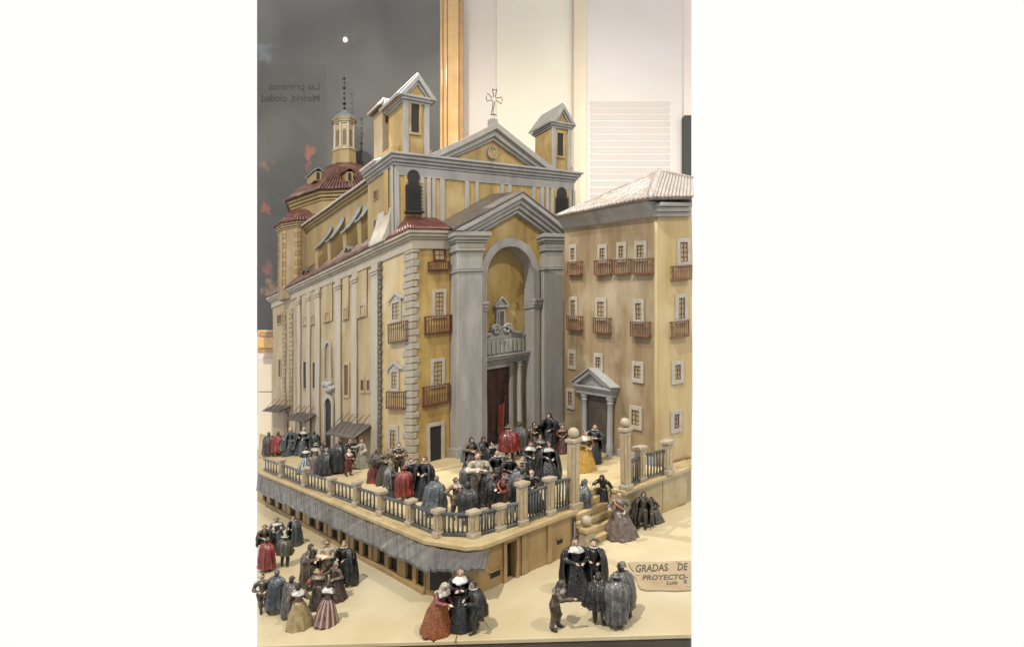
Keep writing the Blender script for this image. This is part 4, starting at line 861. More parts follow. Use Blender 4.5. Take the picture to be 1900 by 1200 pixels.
def pattern(name, base, spots, sc_=150, th=.56, stripes=0):
    if name in MATS: return MATS[name]
    m = paint(name, base, tuple(c*.6 for c in base), scale=110, rough=.26, bump=.5, coat=.1, spec=.32, k=.75); N, L = m.node_tree.nodes, m.node_tree.links; b = N['Principled BSDF']
    src = b.inputs['Base Color'].links[0].from_socket; tc = N.new('ShaderNodeTexCoord')
    if stripes:
        gr = N.new('ShaderNodeTexGradient'); gr.gradient_type = 'RADIAL'; L.new(tc.outputs['Object'], gr.inputs[0]); mu = N.new('ShaderNodeMath'); mu.operation = 'MULTIPLY'; mu.inputs[1].default_value = stripes*2*math.pi; L.new(gr.outputs['Fac'], mu.inputs[0])
        sn = N.new('ShaderNodeMath'); sn.operation = 'SINE'; L.new(mu.outputs[0], sn.inputs[0]); fac = sn.outputs[0]; lo, hi = .1, .7
    else:
        n = N.new('ShaderNodeTexNoise'); n.inputs['Scale'].default_value = sc_; n.inputs['Detail'].default_value = 1.5; L.new(tc.outputs['Object'], n.inputs[0]); fac = n.outputs[0]; lo, hi = th, th+.05
    r = N.new('ShaderNodeMapRange'); r.inputs[1].default_value = lo; r.inputs[2].default_value = hi; L.new(fac, r.inputs[0])
    x = N.new('ShaderNodeMix'); x.data_type = 'RGBA'; L.new(r.outputs[0], x.inputs[0]); L.new(src, x.inputs[6]); x.inputs[7].default_value = (*srgb(spots), 1); L.new(x.outputs[2], b.inputs['Base Color']); return m
P_RED = lambda: pattern('red_gold_skirt', (124, 34, 28), (166, 128, 70), 150, .55)
P_GOLD = lambda: pattern('gold_skirt', (176, 134, 56), (206, 168, 84), 220, .52)
P_PURP = lambda: pattern('purple_striped_skirt', (112, 88, 84), (146, 122, 110), stripes=11)
P_CREAM = lambda: pattern('cream_flowered_skirt', (170, 148, 96), (128, 116, 92), 170, .52)
P_FLOR = lambda: pattern('flowered_skirt', (46, 50, 50), (172, 166, 142), 240, .52)
P_GREYR = lambda: pattern('grey_streaked_skirt', (108, 100, 94), (168, 120, 92), 120, .62)
def caps_mesh(caps):
    V, Fc = [], []; seg, rg = 9, 3
    for a, b, ra, rb, _ in caps:
        a, b = Vector(a), Vector(b); d = b-a; L = d.length
        d = d/L if L > 1e-6 else Vector((0, 0, 1)); x = d.cross(Vector((.3, .9, .2))).normalized(); y = d.cross(x); R = []
        for i in range(rg+1): t = math.pi/2*(i/rg); R.append((a-d*ra*math.cos(t), ra*max(math.sin(t), .02)))
        for i in range(rg+1): t = math.pi/2*(i/rg); R.append((b+d*rb*math.sin(t), rb*max(math.cos(t), .02)))
        k = len(V)
        for c, r in R: V += [c+(x*math.cos(2*math.pi*j/seg)+y*math.sin(2*math.pi*j/seg))*r for j in range(seg)]
        for i in range(len(R)-1):
            for j in range(seg): Fc.append((k+i*seg+j, k+i*seg+(j+1) % seg, k+(i+1)*seg+(j+1) % seg, k+(i+1)*seg+j))
        Fc.append(tuple(k+j for j in range(seg-1, -1, -1))); Fc.append(tuple(k+(len(R)-1)*seg+j for j in range(seg)))
    me = bpy.data.meshes.new('raw'); me.from_pydata([tuple(v) for v in V], [], Fc); me.update(); return me
ARMS = {  # elbow, hand for (left, right): x out, y forward negative
    'front': (((.15, .0, .64), (.045, -.13, .62)), ((.15, .0, .64), (.04, -.12, .60))),
    'cross': (((.16, -.02, .66), (-.02, -.13, .68)), ((.16, -.02, .64), (-.03, -.13, .65))),
    'down': (((.16, .02, .64), (.15, -.03, .47)), ((.16, .02, .64), (.15, -.03, .47))),
    'out': (((.17, -.04, .66), (.15, -.19, .66)), ((.15, .02, .64), (.06, -.11, .58))),
    'reach': (((.16, -.08, .70), (.10, -.24, .72)), ((.16, .0, .64), (.14, -.10, .52))),
    'hip': (((.2, .03, .66), (.10, -.04, .56)), ((.16, -.05, .66), (.06, -.16, .64)))}
FIGS = []
def fig(x, yb, yt, lvl, rot, label, top=(40, 40, 42), legs=None, skirt=None, cloak=None, hat=None, ruff=None, collar=None, hair=(58, 42, 32), hood=None, arms='front', lean=0., beard=None, fan=None, sword=0, cane=0, belly=1., sash=None, dx=0, sit=0, group=None, small=0, plume=None):
    FIGS.append(dict(x=x, yb=yb, yt=yt, lvl=lvl, rot=rot, label=label, top=top, legs=legs, skirt=skirt, cloak=cloak, hat=hat, ruff=ruff, collar=collar, hair=hair, hood=hood, arms=arms, lean=lean, beard=beard, fan=fan, sword=sword, cane=cane, belly=belly, sash=sash, sit=sit, group=group, small=small, plume=plume))
exec_figs = None
def bend(p, lean):
    x, y, z = p; wd = 1.46 if z < .78 else max(1.12, 1.46-(z-.78)/.07*.34); x *= wd; y *= wd
    if z > .5: y -= lean*(z-.5)*(1+.5*(z-.5)); z -= abs(lean)*.22*(z-.5)
    return Vector((x, y, z))
def body_caps(f, rnd):
    c = []; T, S, H, Lg = 'top', 'skin', 'hair', 'legs'; w = f['belly']
    c += [((0, 0, .845), (0, -.004, .89), .033, .033, S), ((0, -.004, .905), (0, .0, .955), .046, .050, S), ((0, -.012, .895), (0, -.02, .90), .034, .03, S), ((0, -.05, .928), (0, -.070, .915), .012, .013, S),
          ((-.02, -.042, .948), (.02, -.042, .948), .012, .012, S), ((-.047, .0, .925), (-.05, .004, .93), .012, .012, S), ((.047, .0, .925), (.05, .004, .93), .012, .012, S)]
    hc = f['hood'] or f['hair']
    if hc: c += [((0, .018, .925), (0, .006, .968), .052, .050, H), ((-.02, -.008, .985), (.02, -.008, .985), .026, .026, H), ((-.046, .016, .92), (-.042, .01, .96), .02, .02, H), ((.046, .016, .92), (.042, .01, .96), .02, .02, H), ((0, .026, .90), (0, .03, .93), .044, .044, H)]
    if f['hood']: c += [((0, .02, .86), (0, .02, .95), .062, .056, H), ((-.036, -.02, .89), (-.038, -.012, .955), .024, .024, H), ((.036, -.02, .89), (.038, -.012, .955), .024, .024, H), ((-.03, -.02, .975), (.03, -.02, .975), .026, .026, H), ((-.05, 0, .82), (.05, 0, .82), .062, .062, H)]
    if f['beard']: c += [((0, -.04, .895), (0, -.045, .868), .022, .014, 'beard')]
    c += [((0, .004, .52), (0, 0, .62), .078*w, .07*w, T), ((0, 0, .62), (0, -.004, .75), .072*w, .082*w, T), ((-.075, 0, .79), (.075, 0, .79), .052, .052, T), ((0, 0, .80), (0, 0, .84), .05, .034, T)]
    A = ARMS[f['arms']]
    for sgn, (el, hd) in zip((-1, 1), A):
        j = lambda p: (sgn*p[0]+rnd.uniform(-.008, .008), p[1]+rnd.uniform(-.008, .008), p[2]+rnd.uniform(-.012, .012))
        e, h_ = j(el), j(hd); sh = (sgn*.105, 0, .79); sub = Vector(h_)-Vector(e); wr = Vector(e)+sub*.84; d = sub.normalized()
        c += [(sh, e, .046, .040, T), (e, tuple(wr), .041, .034, T), (tuple(wr), tuple(Vector(h_)), .020, .022, S)]
        nrm = d.cross(Vector((0, 0, 1))); nrm = nrm.normalized() if nrm.length > 1e-4 else Vector((1, 0, 0))
        for k, (o, l) in enumerate(((-.017, .030), (-.006, .038), (.006, .036), (.017, .028))):
            s0 = Vector(h_)+nrm*o; tip = s0+d*l+Vector((0, 0, -.010)); c.append((tuple(s0), tuple(tip), .0082, .007, S))
        s0 = Vector(h_)-d*.008; c.append((tuple(s0), tuple(s0+nrm*(-sgn)*.022+d*.016+Vector((0, 0, .008))), .009, .008, S))
    if f['legs'] or not f['skirt']:
        st = .05
        for sgn in (-1, 1):
            k = (sgn*.055, -.025-sgn*.02, .28); an = (sgn*.058, .01-sgn*.03, .06)
            c += [((sgn*.045, 0, .50), k, .070, .054, Lg), (k, an, .054, .036, Lg), (an, (sgn*.066, -.06-sgn*.03, .030), .036, .028, 'shoe')]
            if f['legs'] and len(f['legs']) > 1: c += [((sgn*.055, 0, .50), (sgn*.06, -.01, .40), .078, .066, 'hose')]
    return [(bend(a, f['lean']), bend(b, f['lean']), ra*(1.2 if t in ('top', 'legs', 'hose', 'shoe') else 1.16), rb*(1.2 if t in ('top', 'legs', 'hose', 'shoe') else 1.16), t) for a, b, ra, rb, t in c]
def cloth_lathe(prof, lean, folds, amp, rnd, a0=-180, a1=180, seg=44, yoff=0):
    """prof rows: (rx, ry, z); folds deepen towards the hem"""
    ph = rnd.uniform(0, 6.28); ph2 = rnd.uniform(0, 6.28); R = []; full = a1-a0 >= 359
    n = seg if full else seg+1
    for i, (rx, ry, z) in enumerate(prof):
        t = i/(len(prof)-1); row = []
        for k in range(n):
            an = math.radians(a0+(a1-a0)*k/seg)
            s = 1+amp*(.2+.8*t)*(1.1-2.2*abs(math.sin(folds*.5*an+ph+1.2*t))+.6*math.sin((folds*1.7)*an+ph2-2*t)+.6*math.sin(2*an+ph2*2))+rnd.uniform(-.014, .014)
            row.append(bend((math.sin(an)*rx*s, math.cos(an)*ry*s+yoff, z+(.012*t*math.sin(3*an+ph))), lean))
        R.append(row)
    return R, full
def make_figs():
    WOB[0] = False
    raws = []
    for i, f in enumerate(FIGS):
        f['rnd'] = random.Random(100+i); f['caps'] = body_caps(f, f['rnd'])
        o = bpy.data.objects.new('raw', caps_mesh(f['caps'])); COL.objects.link(o); md = o.modifiers.new('r', 'REMESH'); md.mode = 'VOXEL'; md.voxel_size = .0155
        sm = o.modifiers.new('s', 'SMOOTH'); sm.factor = .4; sm.iterations = 2; raws.append(o)
    dg = bpy.context.evaluated_depsgraph_get(); dg.update()
    for f, o in zip(FIGS, raws): f['me'] = bpy.data.meshes.new_from_object(o.evaluated_get(dg))
    for o in raws: me = o.data; bpy.data.objects.remove(o); bpy.data.meshes.remove(me)
    for f in FIGS: finish(f)
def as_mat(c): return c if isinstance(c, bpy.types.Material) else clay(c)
def finish(f):
    rnd = f['rnd']; p = on_floor(f['x'], f['yb'], f['lvl']); Hh = (f['yb']-f['yt'])/F_*p.y*1.0
    while Hh < (.070 if f['lvl'] else .060) and not f['small']: f['yb'] += 1; p = on_floor(f['x'], f['yb'], f['lvl']); Hh = (f['yb']-f['yt'])/F_*p.y
    Hh = max(.05, min(.10, Hh)); back = .16*Hh if f['skirt'] else .07*Hh
    d = Vector((p.x, p.y, 0)).normalized(); q = p+d*back*.6; q.z = floor_z(q.x, f['lvl'])+(.0012 if f['lvl'] else .0)+f['sit']
    o = thing('figurine', f['label'], 'figurine', q, f['group']); o.rotation_euler = (rnd.uniform(-.07, .07), rnd.uniform(-.07, .07), math.radians(f['rot'])); sd = Vector((rnd.uniform(0, 50), rnd.uniform(0, 50), 0)); o.scale = (Hh, Hh, Hh)
    def lump(p_, k_=1.0):
        return p_+(noise.noise_vector(p_*11+sd)*.020+noise.noise_vector(p_*27+sd)*.010)*k_
    def child(m, nm, mat, smooth='all', solid=0):
        if nm in ('skirt', 'cloak', 'collar', 'hat', 'sash'): m.v = [lump(p_, 1 if nm in ('skirt', 'cloak') else .45) for p_ in m.v]
        me = bpy.data.meshes.new(nm); me.from_pydata([tuple(v) for v in m.v], [], m.f); me.materials.append(mat); me.polygons.foreach_set('use_smooth', [True]*len(me.polygons)); me.update()
        c = bpy.data.objects.new(nm, me); COL.objects.link(c); c.parent = o
        if solid: s = c.modifiers.new('solid', 'SOLIDIFY'); s.thickness = solid; s.offset = 0
        return c
    # body with its painted regions
    me = f['me']; me.name = 'body'; tags = ['top', 'skin', 'hair', 'legs', 'shoe', 'hose', 'beard']
    lg = f['legs'] or ((44, 42, 42),)
    cols = [f['top'], SKIN, f['hood'] or f['hair'] or SKIN, lg[0], (44, 36, 32), lg[1] if len(lg) > 1 else lg[0], f['beard'] or (60, 46, 38)]
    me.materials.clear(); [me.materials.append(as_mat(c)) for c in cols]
    for v_ in me.vertices: v_.co = lump(v_.co.copy(), .55 if v_.co.z < .83 else .2)
    n = len(me.polygons); cen = np.empty(n*3); me.polygons.foreach_get('center', cen); cen = cen.reshape(-1, 3); best = np.full(n, 9.); idx = np.zeros(n, dtype=np.int32)
    for a, b, ra, rb, t in f['caps']:
        a_, b_ = np.array(a), np.array(b); ab = b_-a_; L2 = max(ab@ab, 1e-9); tt = np.clip(((cen-a_)@ab)/L2, 0, 1); dd = np.linalg.norm(cen-(a_+tt[:, None]*ab), axis=1)-(ra+(rb-ra)*tt)
        k = dd < best; best[k] = dd[k]; idx[k] = tags.index(t)
    me.polygons.foreach_set('material_index', idx); me.polygons.foreach_set('use_smooth', [True]*n); me.update()
    bo = bpy.data.objects.new('body', me); COL.objects.link(bo); bo.parent = o
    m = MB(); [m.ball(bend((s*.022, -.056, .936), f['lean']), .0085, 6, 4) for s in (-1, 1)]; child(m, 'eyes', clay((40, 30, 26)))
    ln = f['lean']
    if f['skirt']:
        hr, mat, *rest = f['skirt']; folds = rest[0] if rest else 9; hz = rest[1] if len(rest) > 1 else .0; zz = [.60, .55, .47, .36, .24, .12, .03, hz]
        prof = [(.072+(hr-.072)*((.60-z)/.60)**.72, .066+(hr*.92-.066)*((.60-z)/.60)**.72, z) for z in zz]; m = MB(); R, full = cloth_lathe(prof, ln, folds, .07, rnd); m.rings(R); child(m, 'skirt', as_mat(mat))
    if f['cloak']:
        hz, mat, *rest = f['cloak']; op = rest[0] if rest else 95; wd = rest[1] if len(rest) > 1 else .19
        zs = [.862, .835, .79, .70, .58]+[.58+(hz-.58)*k/5 for k in range(1, 6)]; pr = []
        for z in zs:
            t = (.862-z)/(.862-hz); pr.append((.055, .05, z) if z > .85 else ((.098, .075, z) if z > .82 else ((.145, .095, z) if z > .78 else (.158+(wd-.158)*t, .118+(wd*.86-.118)*t, z))))
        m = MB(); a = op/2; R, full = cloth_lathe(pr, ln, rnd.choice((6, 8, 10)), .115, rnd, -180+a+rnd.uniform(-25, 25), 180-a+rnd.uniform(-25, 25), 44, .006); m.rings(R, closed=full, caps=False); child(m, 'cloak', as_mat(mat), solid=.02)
    if f['ruff']:
        m = MB(); R = []
        for k in range(40):
            an = 2*math.pi*k/40; w = .010*math.sin(13*an); R.append([bend((math.sin(an)*r, math.cos(an)*r*.95-.004, .862+w+dz_), ln) for r, dz_ in ((.036, .0), (.052, .014), (.078, .010), (.082, -.004), (.06, -.014), (.038, -.012))])
        R.append(R[0]); m.rings(R, caps=False); child(m, 'ruff', as_mat(f['ruff']))
    if f['collar']:
        m = MB(); R, full = cloth_lathe([(.046, .042, .868), (.078, .06, .850), (.108, .084, .818), (.112, .092, .788), (.108, .09, .77)], ln, 8, .05, rnd); m.rings(R, caps=False); child(m, 'collar', as_mat(f['collar']), solid=.014)
    if f['hat']:
        kind, mat = f['hat']; m = MB(); c = bend((0, .008, .965), ln)
        if kind == 'wide': m.lathe(c, [(.03, -.016), (.115, -.02), (.122, -.008), (.062, .0), (.056, .035), (.045, .056), (.01, .062)], 18)
        elif kind == 'brim': m.lathe(c, [(.03, -.014), (.088, -.018), (.092, -.006), (.056, .004), (.052, .034), (.040, .052), (.01, .058)], 18)
        elif kind == 'beret': m.lathe(c, [(.045, -.018), (.062, -.012), (.082, .008), (.070, .026), (.035, .038), (.006, .04)], 18)
        else: m.lathe(c, [(.03, -.01), (.070, -.012), (.072, -.002), (.056, .006), (.055, .05), (.044, .068), (.01, .072)], 18)
        h = child(m, 'hat', as_mat(mat)); h.rotation_euler = (rnd.uniform(-.04, .04), rnd.uniform(-.04, .04), 0)
    if f['plume']:
        m = MB(); m.tube([bend(q, ln) for q in ((-.05, -.04, .985), (-.065, .01, 1.02), (-.05, .06, 1.03), (-.02, .11, .99))], .016, 6, .010); child(m, 'plume', as_mat(f['plume']))
    if f['sash']:
        m = MB(); m.tube([bend(q, ln) for q in ((-.10, -.02, .82), (-.06, -.09, .76), (.02, -.105, .68), (.08, -.075, .60), (.09, .0, .56))], .022, 7); child(m, 'sash', as_mat(f['sash']))
    hd = Vector(ARMS[f['arms']][0][1]); hd = bend((-hd.x, hd.y, hd.z), ln)
    if f['fan']:
        m = MB(); c = hd+Vector((0, -.02, .08)); pts = [(math.sin(t)*.05*(1 if abs(t) < 2.2 else .4), math.cos(t)*.085) for t in [k*math.pi/8 for k in range(-8, 8)]]
        m.loft([c+Vector((a, 0, b)) for a, b in pts], [c+Vector((a, .014, b)) for a, b in pts]); child(m, 'fan', as_mat(f['fan']))
    if f['sword']:
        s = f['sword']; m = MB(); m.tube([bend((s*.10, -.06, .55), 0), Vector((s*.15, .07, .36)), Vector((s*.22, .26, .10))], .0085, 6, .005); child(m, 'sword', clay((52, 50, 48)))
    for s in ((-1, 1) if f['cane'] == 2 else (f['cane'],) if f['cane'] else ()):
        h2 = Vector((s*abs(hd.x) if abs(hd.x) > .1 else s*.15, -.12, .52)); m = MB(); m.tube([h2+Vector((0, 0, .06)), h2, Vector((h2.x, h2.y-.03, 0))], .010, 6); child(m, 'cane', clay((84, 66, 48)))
    return o
BLK, CHR, BRN, REDC, BGR, WHT, CRM, GRYB, DBR = (38, 39, 42), (58, 58, 60), (104, 80, 58), (164, 50, 38), (98, 108, 114), (208, 202, 192), (190, 172, 136), (96, 90, 84), (70, 54, 44)
T_ = TH
# --- in front: trio at the terrace corner
fig(811, 1177, 1074, 0, 50, 'woman figurine in red and gold skirt with white headscarf, leaning right', top=(150, 60, 48), skirt=(.22, P_RED(), 8), hood=(204, 192, 168), collar=(196, 186, 172), lean=.30, arms='reach')
fig(858, 1168, 1060, 0, -5, 'woman figurine in black gown with white collar behind the red-skirted woman', top=BLK, skirt=(.20, BLK, 8), collar=WHT, hair=(92, 74, 58), arms='cross', cloak=(.30, BLK, 150, .2))
fig(882, 1173, 1077, 0, -75, 'man figurine in black cloak with sword, facing left beside the black-gowned woman', top=CHR, legs=((52, 52, 54), CHR), cloak=(.36, BLK, 130, .19), ruff=WHT, hair=(70, 56, 48), sword=1, arms='front')
# --- in front: right group
fig(1072, 1108, 1003, 0, 12, 'woman figurine in long black gown with wide white lace collar, near the steps', top=BLK, skirt=(.185, BLK, 8), collar=WHT, cloak=(.12, BLK, 120, .2), hair=(74, 66, 60), arms='front')
fig(1100, 1098, 1003, 0, -5, 'bearded man figurine in black cloak and flat beret, beside the lace-collared woman', top=BLK, legs=(BLK,), cloak=(.20, BLK, 110, .18), hat=('beret', BLK), ruff=(190, 184, 172), beard=(48, 40, 36), arms='front')
fig(1030, 1169, 1072, 0, 70, 'ragged brown figurine of a man alone, stooping to the right with hands raised', top=(112, 84, 56), legs=((104, 90, 70), (104, 80, 56)), collar=(168, 156, 138), hood=(78, 66, 58), lean=.28, arms='reach')
fig(1112, 1160, 1067, 0, 165, 'man figurine in black cape and round hat seen from behind, thin sword at left', top=BLK, legs=(BLK,), cloak=(.36, BLK, 60, .19), hat=('round', (58, 56, 56)), ruff=(170, 162, 150), sword=-1, arms='hip')
fig(1142, 1166, 1066, 0, 172, 'grey-cloaked man figurine in wide hat seen from behind, nearest the nameplate', top=CHR, legs=(CHR,), cloak=(.12, (108, 104, 102), 60, .135), hat=('brim', (128, 124, 120)), arms='front')
fig(1159, 1150, 1047, 0, -150, 'tall grey-cloaked man figurine in round hat behind the wide-hatted one', top=CHR, legs=(CHR,), cloak=(.22, (100, 97, 96), 60, .15), hat=('round', (124, 118, 114)), arms='front')
# --- in front: left groups
fig(557, 1165, 1083, 0, 195, 'woman figurine from behind in cream flowered skirt with white shawl', top=(150, 128, 90), skirt=(.22, P_CREAM(), 8), collar=WHT, hair=(66, 48, 38), arms='front')
fig(605, 1160, 1083, 0, 165, 'woman figurine from behind in purple striped skirt with white shawl', top=(104, 78, 72), skirt=(.22, P_PURP(), 11), collar=WHT, hair=(60, 44, 36), arms='front')
fig(541, 1140, 1070, 0, 150, 'man figurine in long grey cloak and hat behind the cream-skirted woman', top=GRYB, legs=(GRYB,), cloak=(.04, (104, 96, 90), 50, .2), hat=('brim', (124, 116, 106)))
fig(592, 1128, 1058, 0, 0, 'woman figurine facing front with small hat and red fan behind the purple-skirted woman', top=(96, 76, 60), skirt=(.18, (84, 66, 56), 8), hat=('brim', (170, 150, 110)), fan=REDC, collar=(150, 128, 96), arms='reach')
fig(578, 1092, 1012, 0, 60, 'brown hooded figurine of a friar facing right, left of the hatted man', top=BRN, skirt=(.17, (92, 78, 64), 6), hood=(76, 64, 54), cloak=(.08, (96, 82, 68), 100, .18), arms='cross')
fig(611, 1085, 1003, 0, 5, 'man figurine with folded arms, white sleeves and wide tan hat', top=(196, 182, 152), legs=((88, 72, 58), (150, 128, 88)), hat=('wide', (150, 132, 96)), sash=None, arms='cross', hair=(70, 50, 38))
fig(641, 1086, 1006, 0, -20, 'man figurine in black cloak with white ruff, right of the hatted man', top=BLK, legs=(BLK,), cloak=(.04, BLK, 80, .2), ruff=WHT, hair=(150, 128, 110), arms='front')
fig(624, 1104, 1044, 0, -40, 'small brown-skirted woman figurine holding up a red fan', top=(128, 104, 92), skirt=(.22, (84, 60, 48), 8), hair=(188, 172, 160), fan=REDC, arms='out')
fig(516, 1020, 961, 0, 10, 'woman figurine in dark blue-grey dress with white collar and hat, by the shops', top=BGR, skirt=(.24, (72, 80, 86), 8), collar=WHT, hat=('wide', (150, 136, 112)), arms='front')
fig(546, 1011, 957, 0, -30, 'man figurine in blue-grey cloak with ruff, closest to the shop wall', top=CHR, legs=(CHR,), cloak=(.06, (76, 84, 90), 70, .2), ruff=WHT, hair=(90, 78, 66))
fig(528, 1045, 993, 0, 195, 'man figurine in white hat seen from behind, in front of the blue-grey dress', top=DBR, legs=(DBR, BRN), hat=('wide', (192, 180, 158)), cloak=(.40, (92, 80, 66), 80, .18))
fig(495, 1055, 1000, 0, 170, 'figurine in red cape and grey hat at the left edge', top=(150, 44, 36), legs=(DBR,), cloak=(.10, (166, 50, 38), 50, .2), hat=('brim', (130, 128, 124)))
fig(490, 1030, 974, 0, 30, 'man figurine in broad orange-brown hat behind the red cape', top=BRN, legs=(DBR,), hat=('wide', (160, 122, 74)), cloak=(.30, DBR, 100, .18))
fig(512, 1136, 1060, 0, 160, 'man figurine in long dark blue cloak seen from behind, lower left', top=BGR, legs=(WHT, BGR), cloak=(.12, (62, 70, 78), 50, .2), hair=(92, 84, 80))
fig(491, 1128, 1066, 0, 20, 'brown figurine of a man with pale hat at the lower left edge', top=(110, 96, 76), legs=((150, 126, 84), BRN), hat=('brim', (176, 160, 128)), arms='front')
# --- on and beside the steps
fig(1152, 998, 914, 0, -15, 'woman figurine in wide grey streaked skirt with silver sleeves at the foot of the steps', top=(150, 140, 132), skirt=(.27, P_GREYR(), 9), hair=(120, 90, 70), arms='out', sash=(170, 90, 66))
fig(1120, 944, 878, TH*.45, -30, 'bent black-clad figurine climbing the steps', top=(46, 44, 42), skirt=(.18, (44, 43, 43), 7), hood=(52, 50, 47), lean=.30, arms='reach')
fig(1082, 972, 892, TH*.25, 110, 'blue-grey robed figurine going up the left side of the steps', top=BGR, skirt=(.19, (86, 94, 98), 8), hood=(104, 104, 100), cloak=(.2, (90, 98, 102), 90, .19), lean=.15)
fig(1190, 981, 913, 0, -15, 'ragged grey-brown beggar figurine on two sticks beside the steps', top=(88, 78, 68), legs=((84, 74, 64),), cloak=(.10, (72, 66, 60), 110, .2), hood=(74, 68, 62), cane=2, arms='down')
fig(1213, 969, 922, 0, -40, 'small crouched brown beggar figurine with a staff at the terrace wall', small=1, top=(92, 80, 68), skirt=(.27, (96, 84, 70), 6), hood=(84, 72, 62), cane=1, lean=.35)
# --- terrace, right end
fig(1084, 876, 800, T_, 20, 'woman figurine in gold dress behind the ball-topped post', top=(170, 132, 62), skirt=(.21, P_GOLD(), 9), collar=(196, 186, 168), hair=(120, 96, 66))
fig(1102, 862, 790, T_, -15, 'man figurine in dark blue-black clothes with white collar at the palace doorway', top=(52, 58, 64), skirt=(.14, (58, 64, 70), 6), ruff=WHT, hair=(56, 46, 40), cloak=(.36, (54, 60, 66), 110, .17), arms='cross')
# --- terrace, crowd by the portal
fig(1021, 840, 765, T_, -40, 'tall black-cloaked figurine raising one arm, tallest in the portal crowd', top=BLK, skirt=(.19, BLK, 8), hood=(44, 40, 40), cloak=(.10, BLK, 90, .22), arms='out')
fig(991, 842, 785, T_, 10, 'brown hooded friar figurine left of the tallest black-cloaked one', top=(92, 68, 48), skirt=(.20, (98, 74, 52), 7), hood=(88, 60, 42), cloak=(.3, (92, 68, 48), 80, .2), arms='cross')
fig(1045, 838, 790, T_, -20, 'small figurine in red-brown dress by the portal pilaster', top=(132, 64, 54), skirt=(.19, (112, 44, 38), 8), collar=(170, 130, 112), hair=(92, 62, 48))
fig(964, 846, 785, T_, 150, 'man figurine in round dark hat and grey cloak, beside the red cape', top=(120, 110, 100), legs=(CHR,), hat=('round', (48, 42, 40)), cloak=(.2, (100, 96, 92), 80, .18), collar=WHT)
fig(946, 855, 790, T_, 175, 'figurine in red cape and broad hat seen from behind, before the church door', top=DBR, legs=(DBR, BRN), cloak=(.28, (160, 46, 36), 30, .22), hat=('wide', (150, 132, 104)), ruff=WHT)
fig(981, 886, 821, T_, 10, 'woman figurine in black with bare head and white shawl collar, middle of the crowd', top=BLK, skirt=(.22, BLK, 8), collar=WHT, hair=(110, 70, 56))
fig(1018, 897, 822, T_, 5, 'black-mantled woman figurine with white collar at the right of the crowd', top=BLK, skirt=(.26, BLK, 8), collar=(196, 188, 176), hood=BLK, cloak=(.16, BLK, 120, .22))
fig(958, 915, 864, T_, 130, 'figurine in broad grey hat with red plume, bowing behind the red doublet', plume=REDC, top=BGR, legs=(CHR,), cloak=(.3, (88, 96, 100), 60, .2), hat=('wide', (140, 130, 118)), sash=REDC, lean=.25)
fig(926, 908, 838, T_, -5, 'bald figurine in black with large round white ruff', top=BLK, skirt=(.22, BLK, 7), ruff=WHT, hair=None, beard=(150, 130, 112), cloak=(.2, BLK, 90, .23), arms='out')
fig(911, 880, 823, T_, 60, 'man figurine in black with white collar looking right, in front of the great pilaster', top=BLK, skirt=(.17, BLK, 7), ruff=WHT, hair=(56, 44, 38), arms='front', cloak=(.3, BLK, 120, .18))
fig(873, 882, 814, T_, 25, 'figurine wrapped in pale blue mantle with dark hood by the left pilaster', top=(116, 92, 70), skirt=(.18, (96, 84, 72), 7), hood=(66, 60, 58), cloak=(.34, (112, 124, 130), 110, .18), arms='cross')
fig(891, 938, 842, T_, 10, 'man figurine with white folded sleeves, grey hose and red-plumed hat', plume=REDC, top=(190, 178, 156), legs=((112, 108, 102), (120, 108, 88)), hat=('brim', (124, 88, 66)), arms='cross', hair=(60, 46, 38))
fig(866, 930, 858, T_, 80, 'grey-blue figurine of a man behind the white-sleeved one', top=BGR, legs=((96, 102, 106), BGR), hair=(76, 66, 58), cloak=(.4, (84, 92, 98), 100, .17))
fig(872, 945, 897, T_, 175, 'short figurine in black cape from behind, next to the red-sashed man in the corner', top=BLK, legs=((104, 98, 92),), cloak=(.2, (50, 48, 47), 40, .2), hair=(64, 58, 54))
fig(846, 953, 890, T_, 40, 'man figurine in tan breeches with red sash at the terrace corner', top=(150, 120, 86), legs=((76, 82, 86), (166, 138, 98)), collar=(186, 176, 160), hat=('brim', (64, 60, 58)), sash=REDC, arms='hip')
fig(933, 940, 882, T_, -60, 'figurine in dark red doublet with red sash and plume, behind the balustrade', plume=(176, 54, 40), top=(126, 52, 40), legs=(CHR, BRN), hat=('wide', (104, 98, 90)), sash=(176, 54, 40), arms='front')
fig(990, 920, 874, T_, -30, 'small black figurine with red fan low at the right of the crowd', top=BLK, skirt=(.22, BLK, 7), hair=(58, 46, 42), fan=REDC, arms='out')
fig(905, 925, 868, T_, 120, 'black-robed figurine between the white-sleeved man and the bald one', top=BLK, skirt=(.2, BLK, 7), hair=(62, 50, 44), cloak=(.2, BLK, 80, .2))
fig(968, 900, 850, T_, -80, 'dark figurine with grey hair half hidden in the crowd', top=CHR, skirt=(.2, CHR, 7), hair=(130, 120, 108), ruff=(180, 172, 160))
fig(946, 915, 846, T_, 30, 'black-hatted figurine squeezed between the bald one and the plumed hat', top=BLK, skirt=(.18, BLK, 7), hat=('brim', (52, 50, 50)), ruff=(186, 178, 166), cloak=(.2, BLK, 100, .2))
fig(1002, 872, 808, T_, -20, 'black-veiled figurine between the brown friar and the black-mantled woman', top=BLK, skirt=(.19, BLK, 7), hood=(46, 44, 46), arms='cross', collar=(120, 112, 104))
fig(897, 868, 812, T_, 70, 'charcoal figurine with flat cap beside the blue mantle', top=CHR, legs=(CHR,), hat=('beret', (56, 52, 50)), cloak=(.2, (56, 56, 58), 90, .2))
fig(915, 948, 880, T_, -110, 'black figurine with red cap right of the white-sleeved man', top=BLK, legs=(CHR, BLK), hat=('beret', (150, 50, 40)), cloak=(.3, BLK, 80, .19))
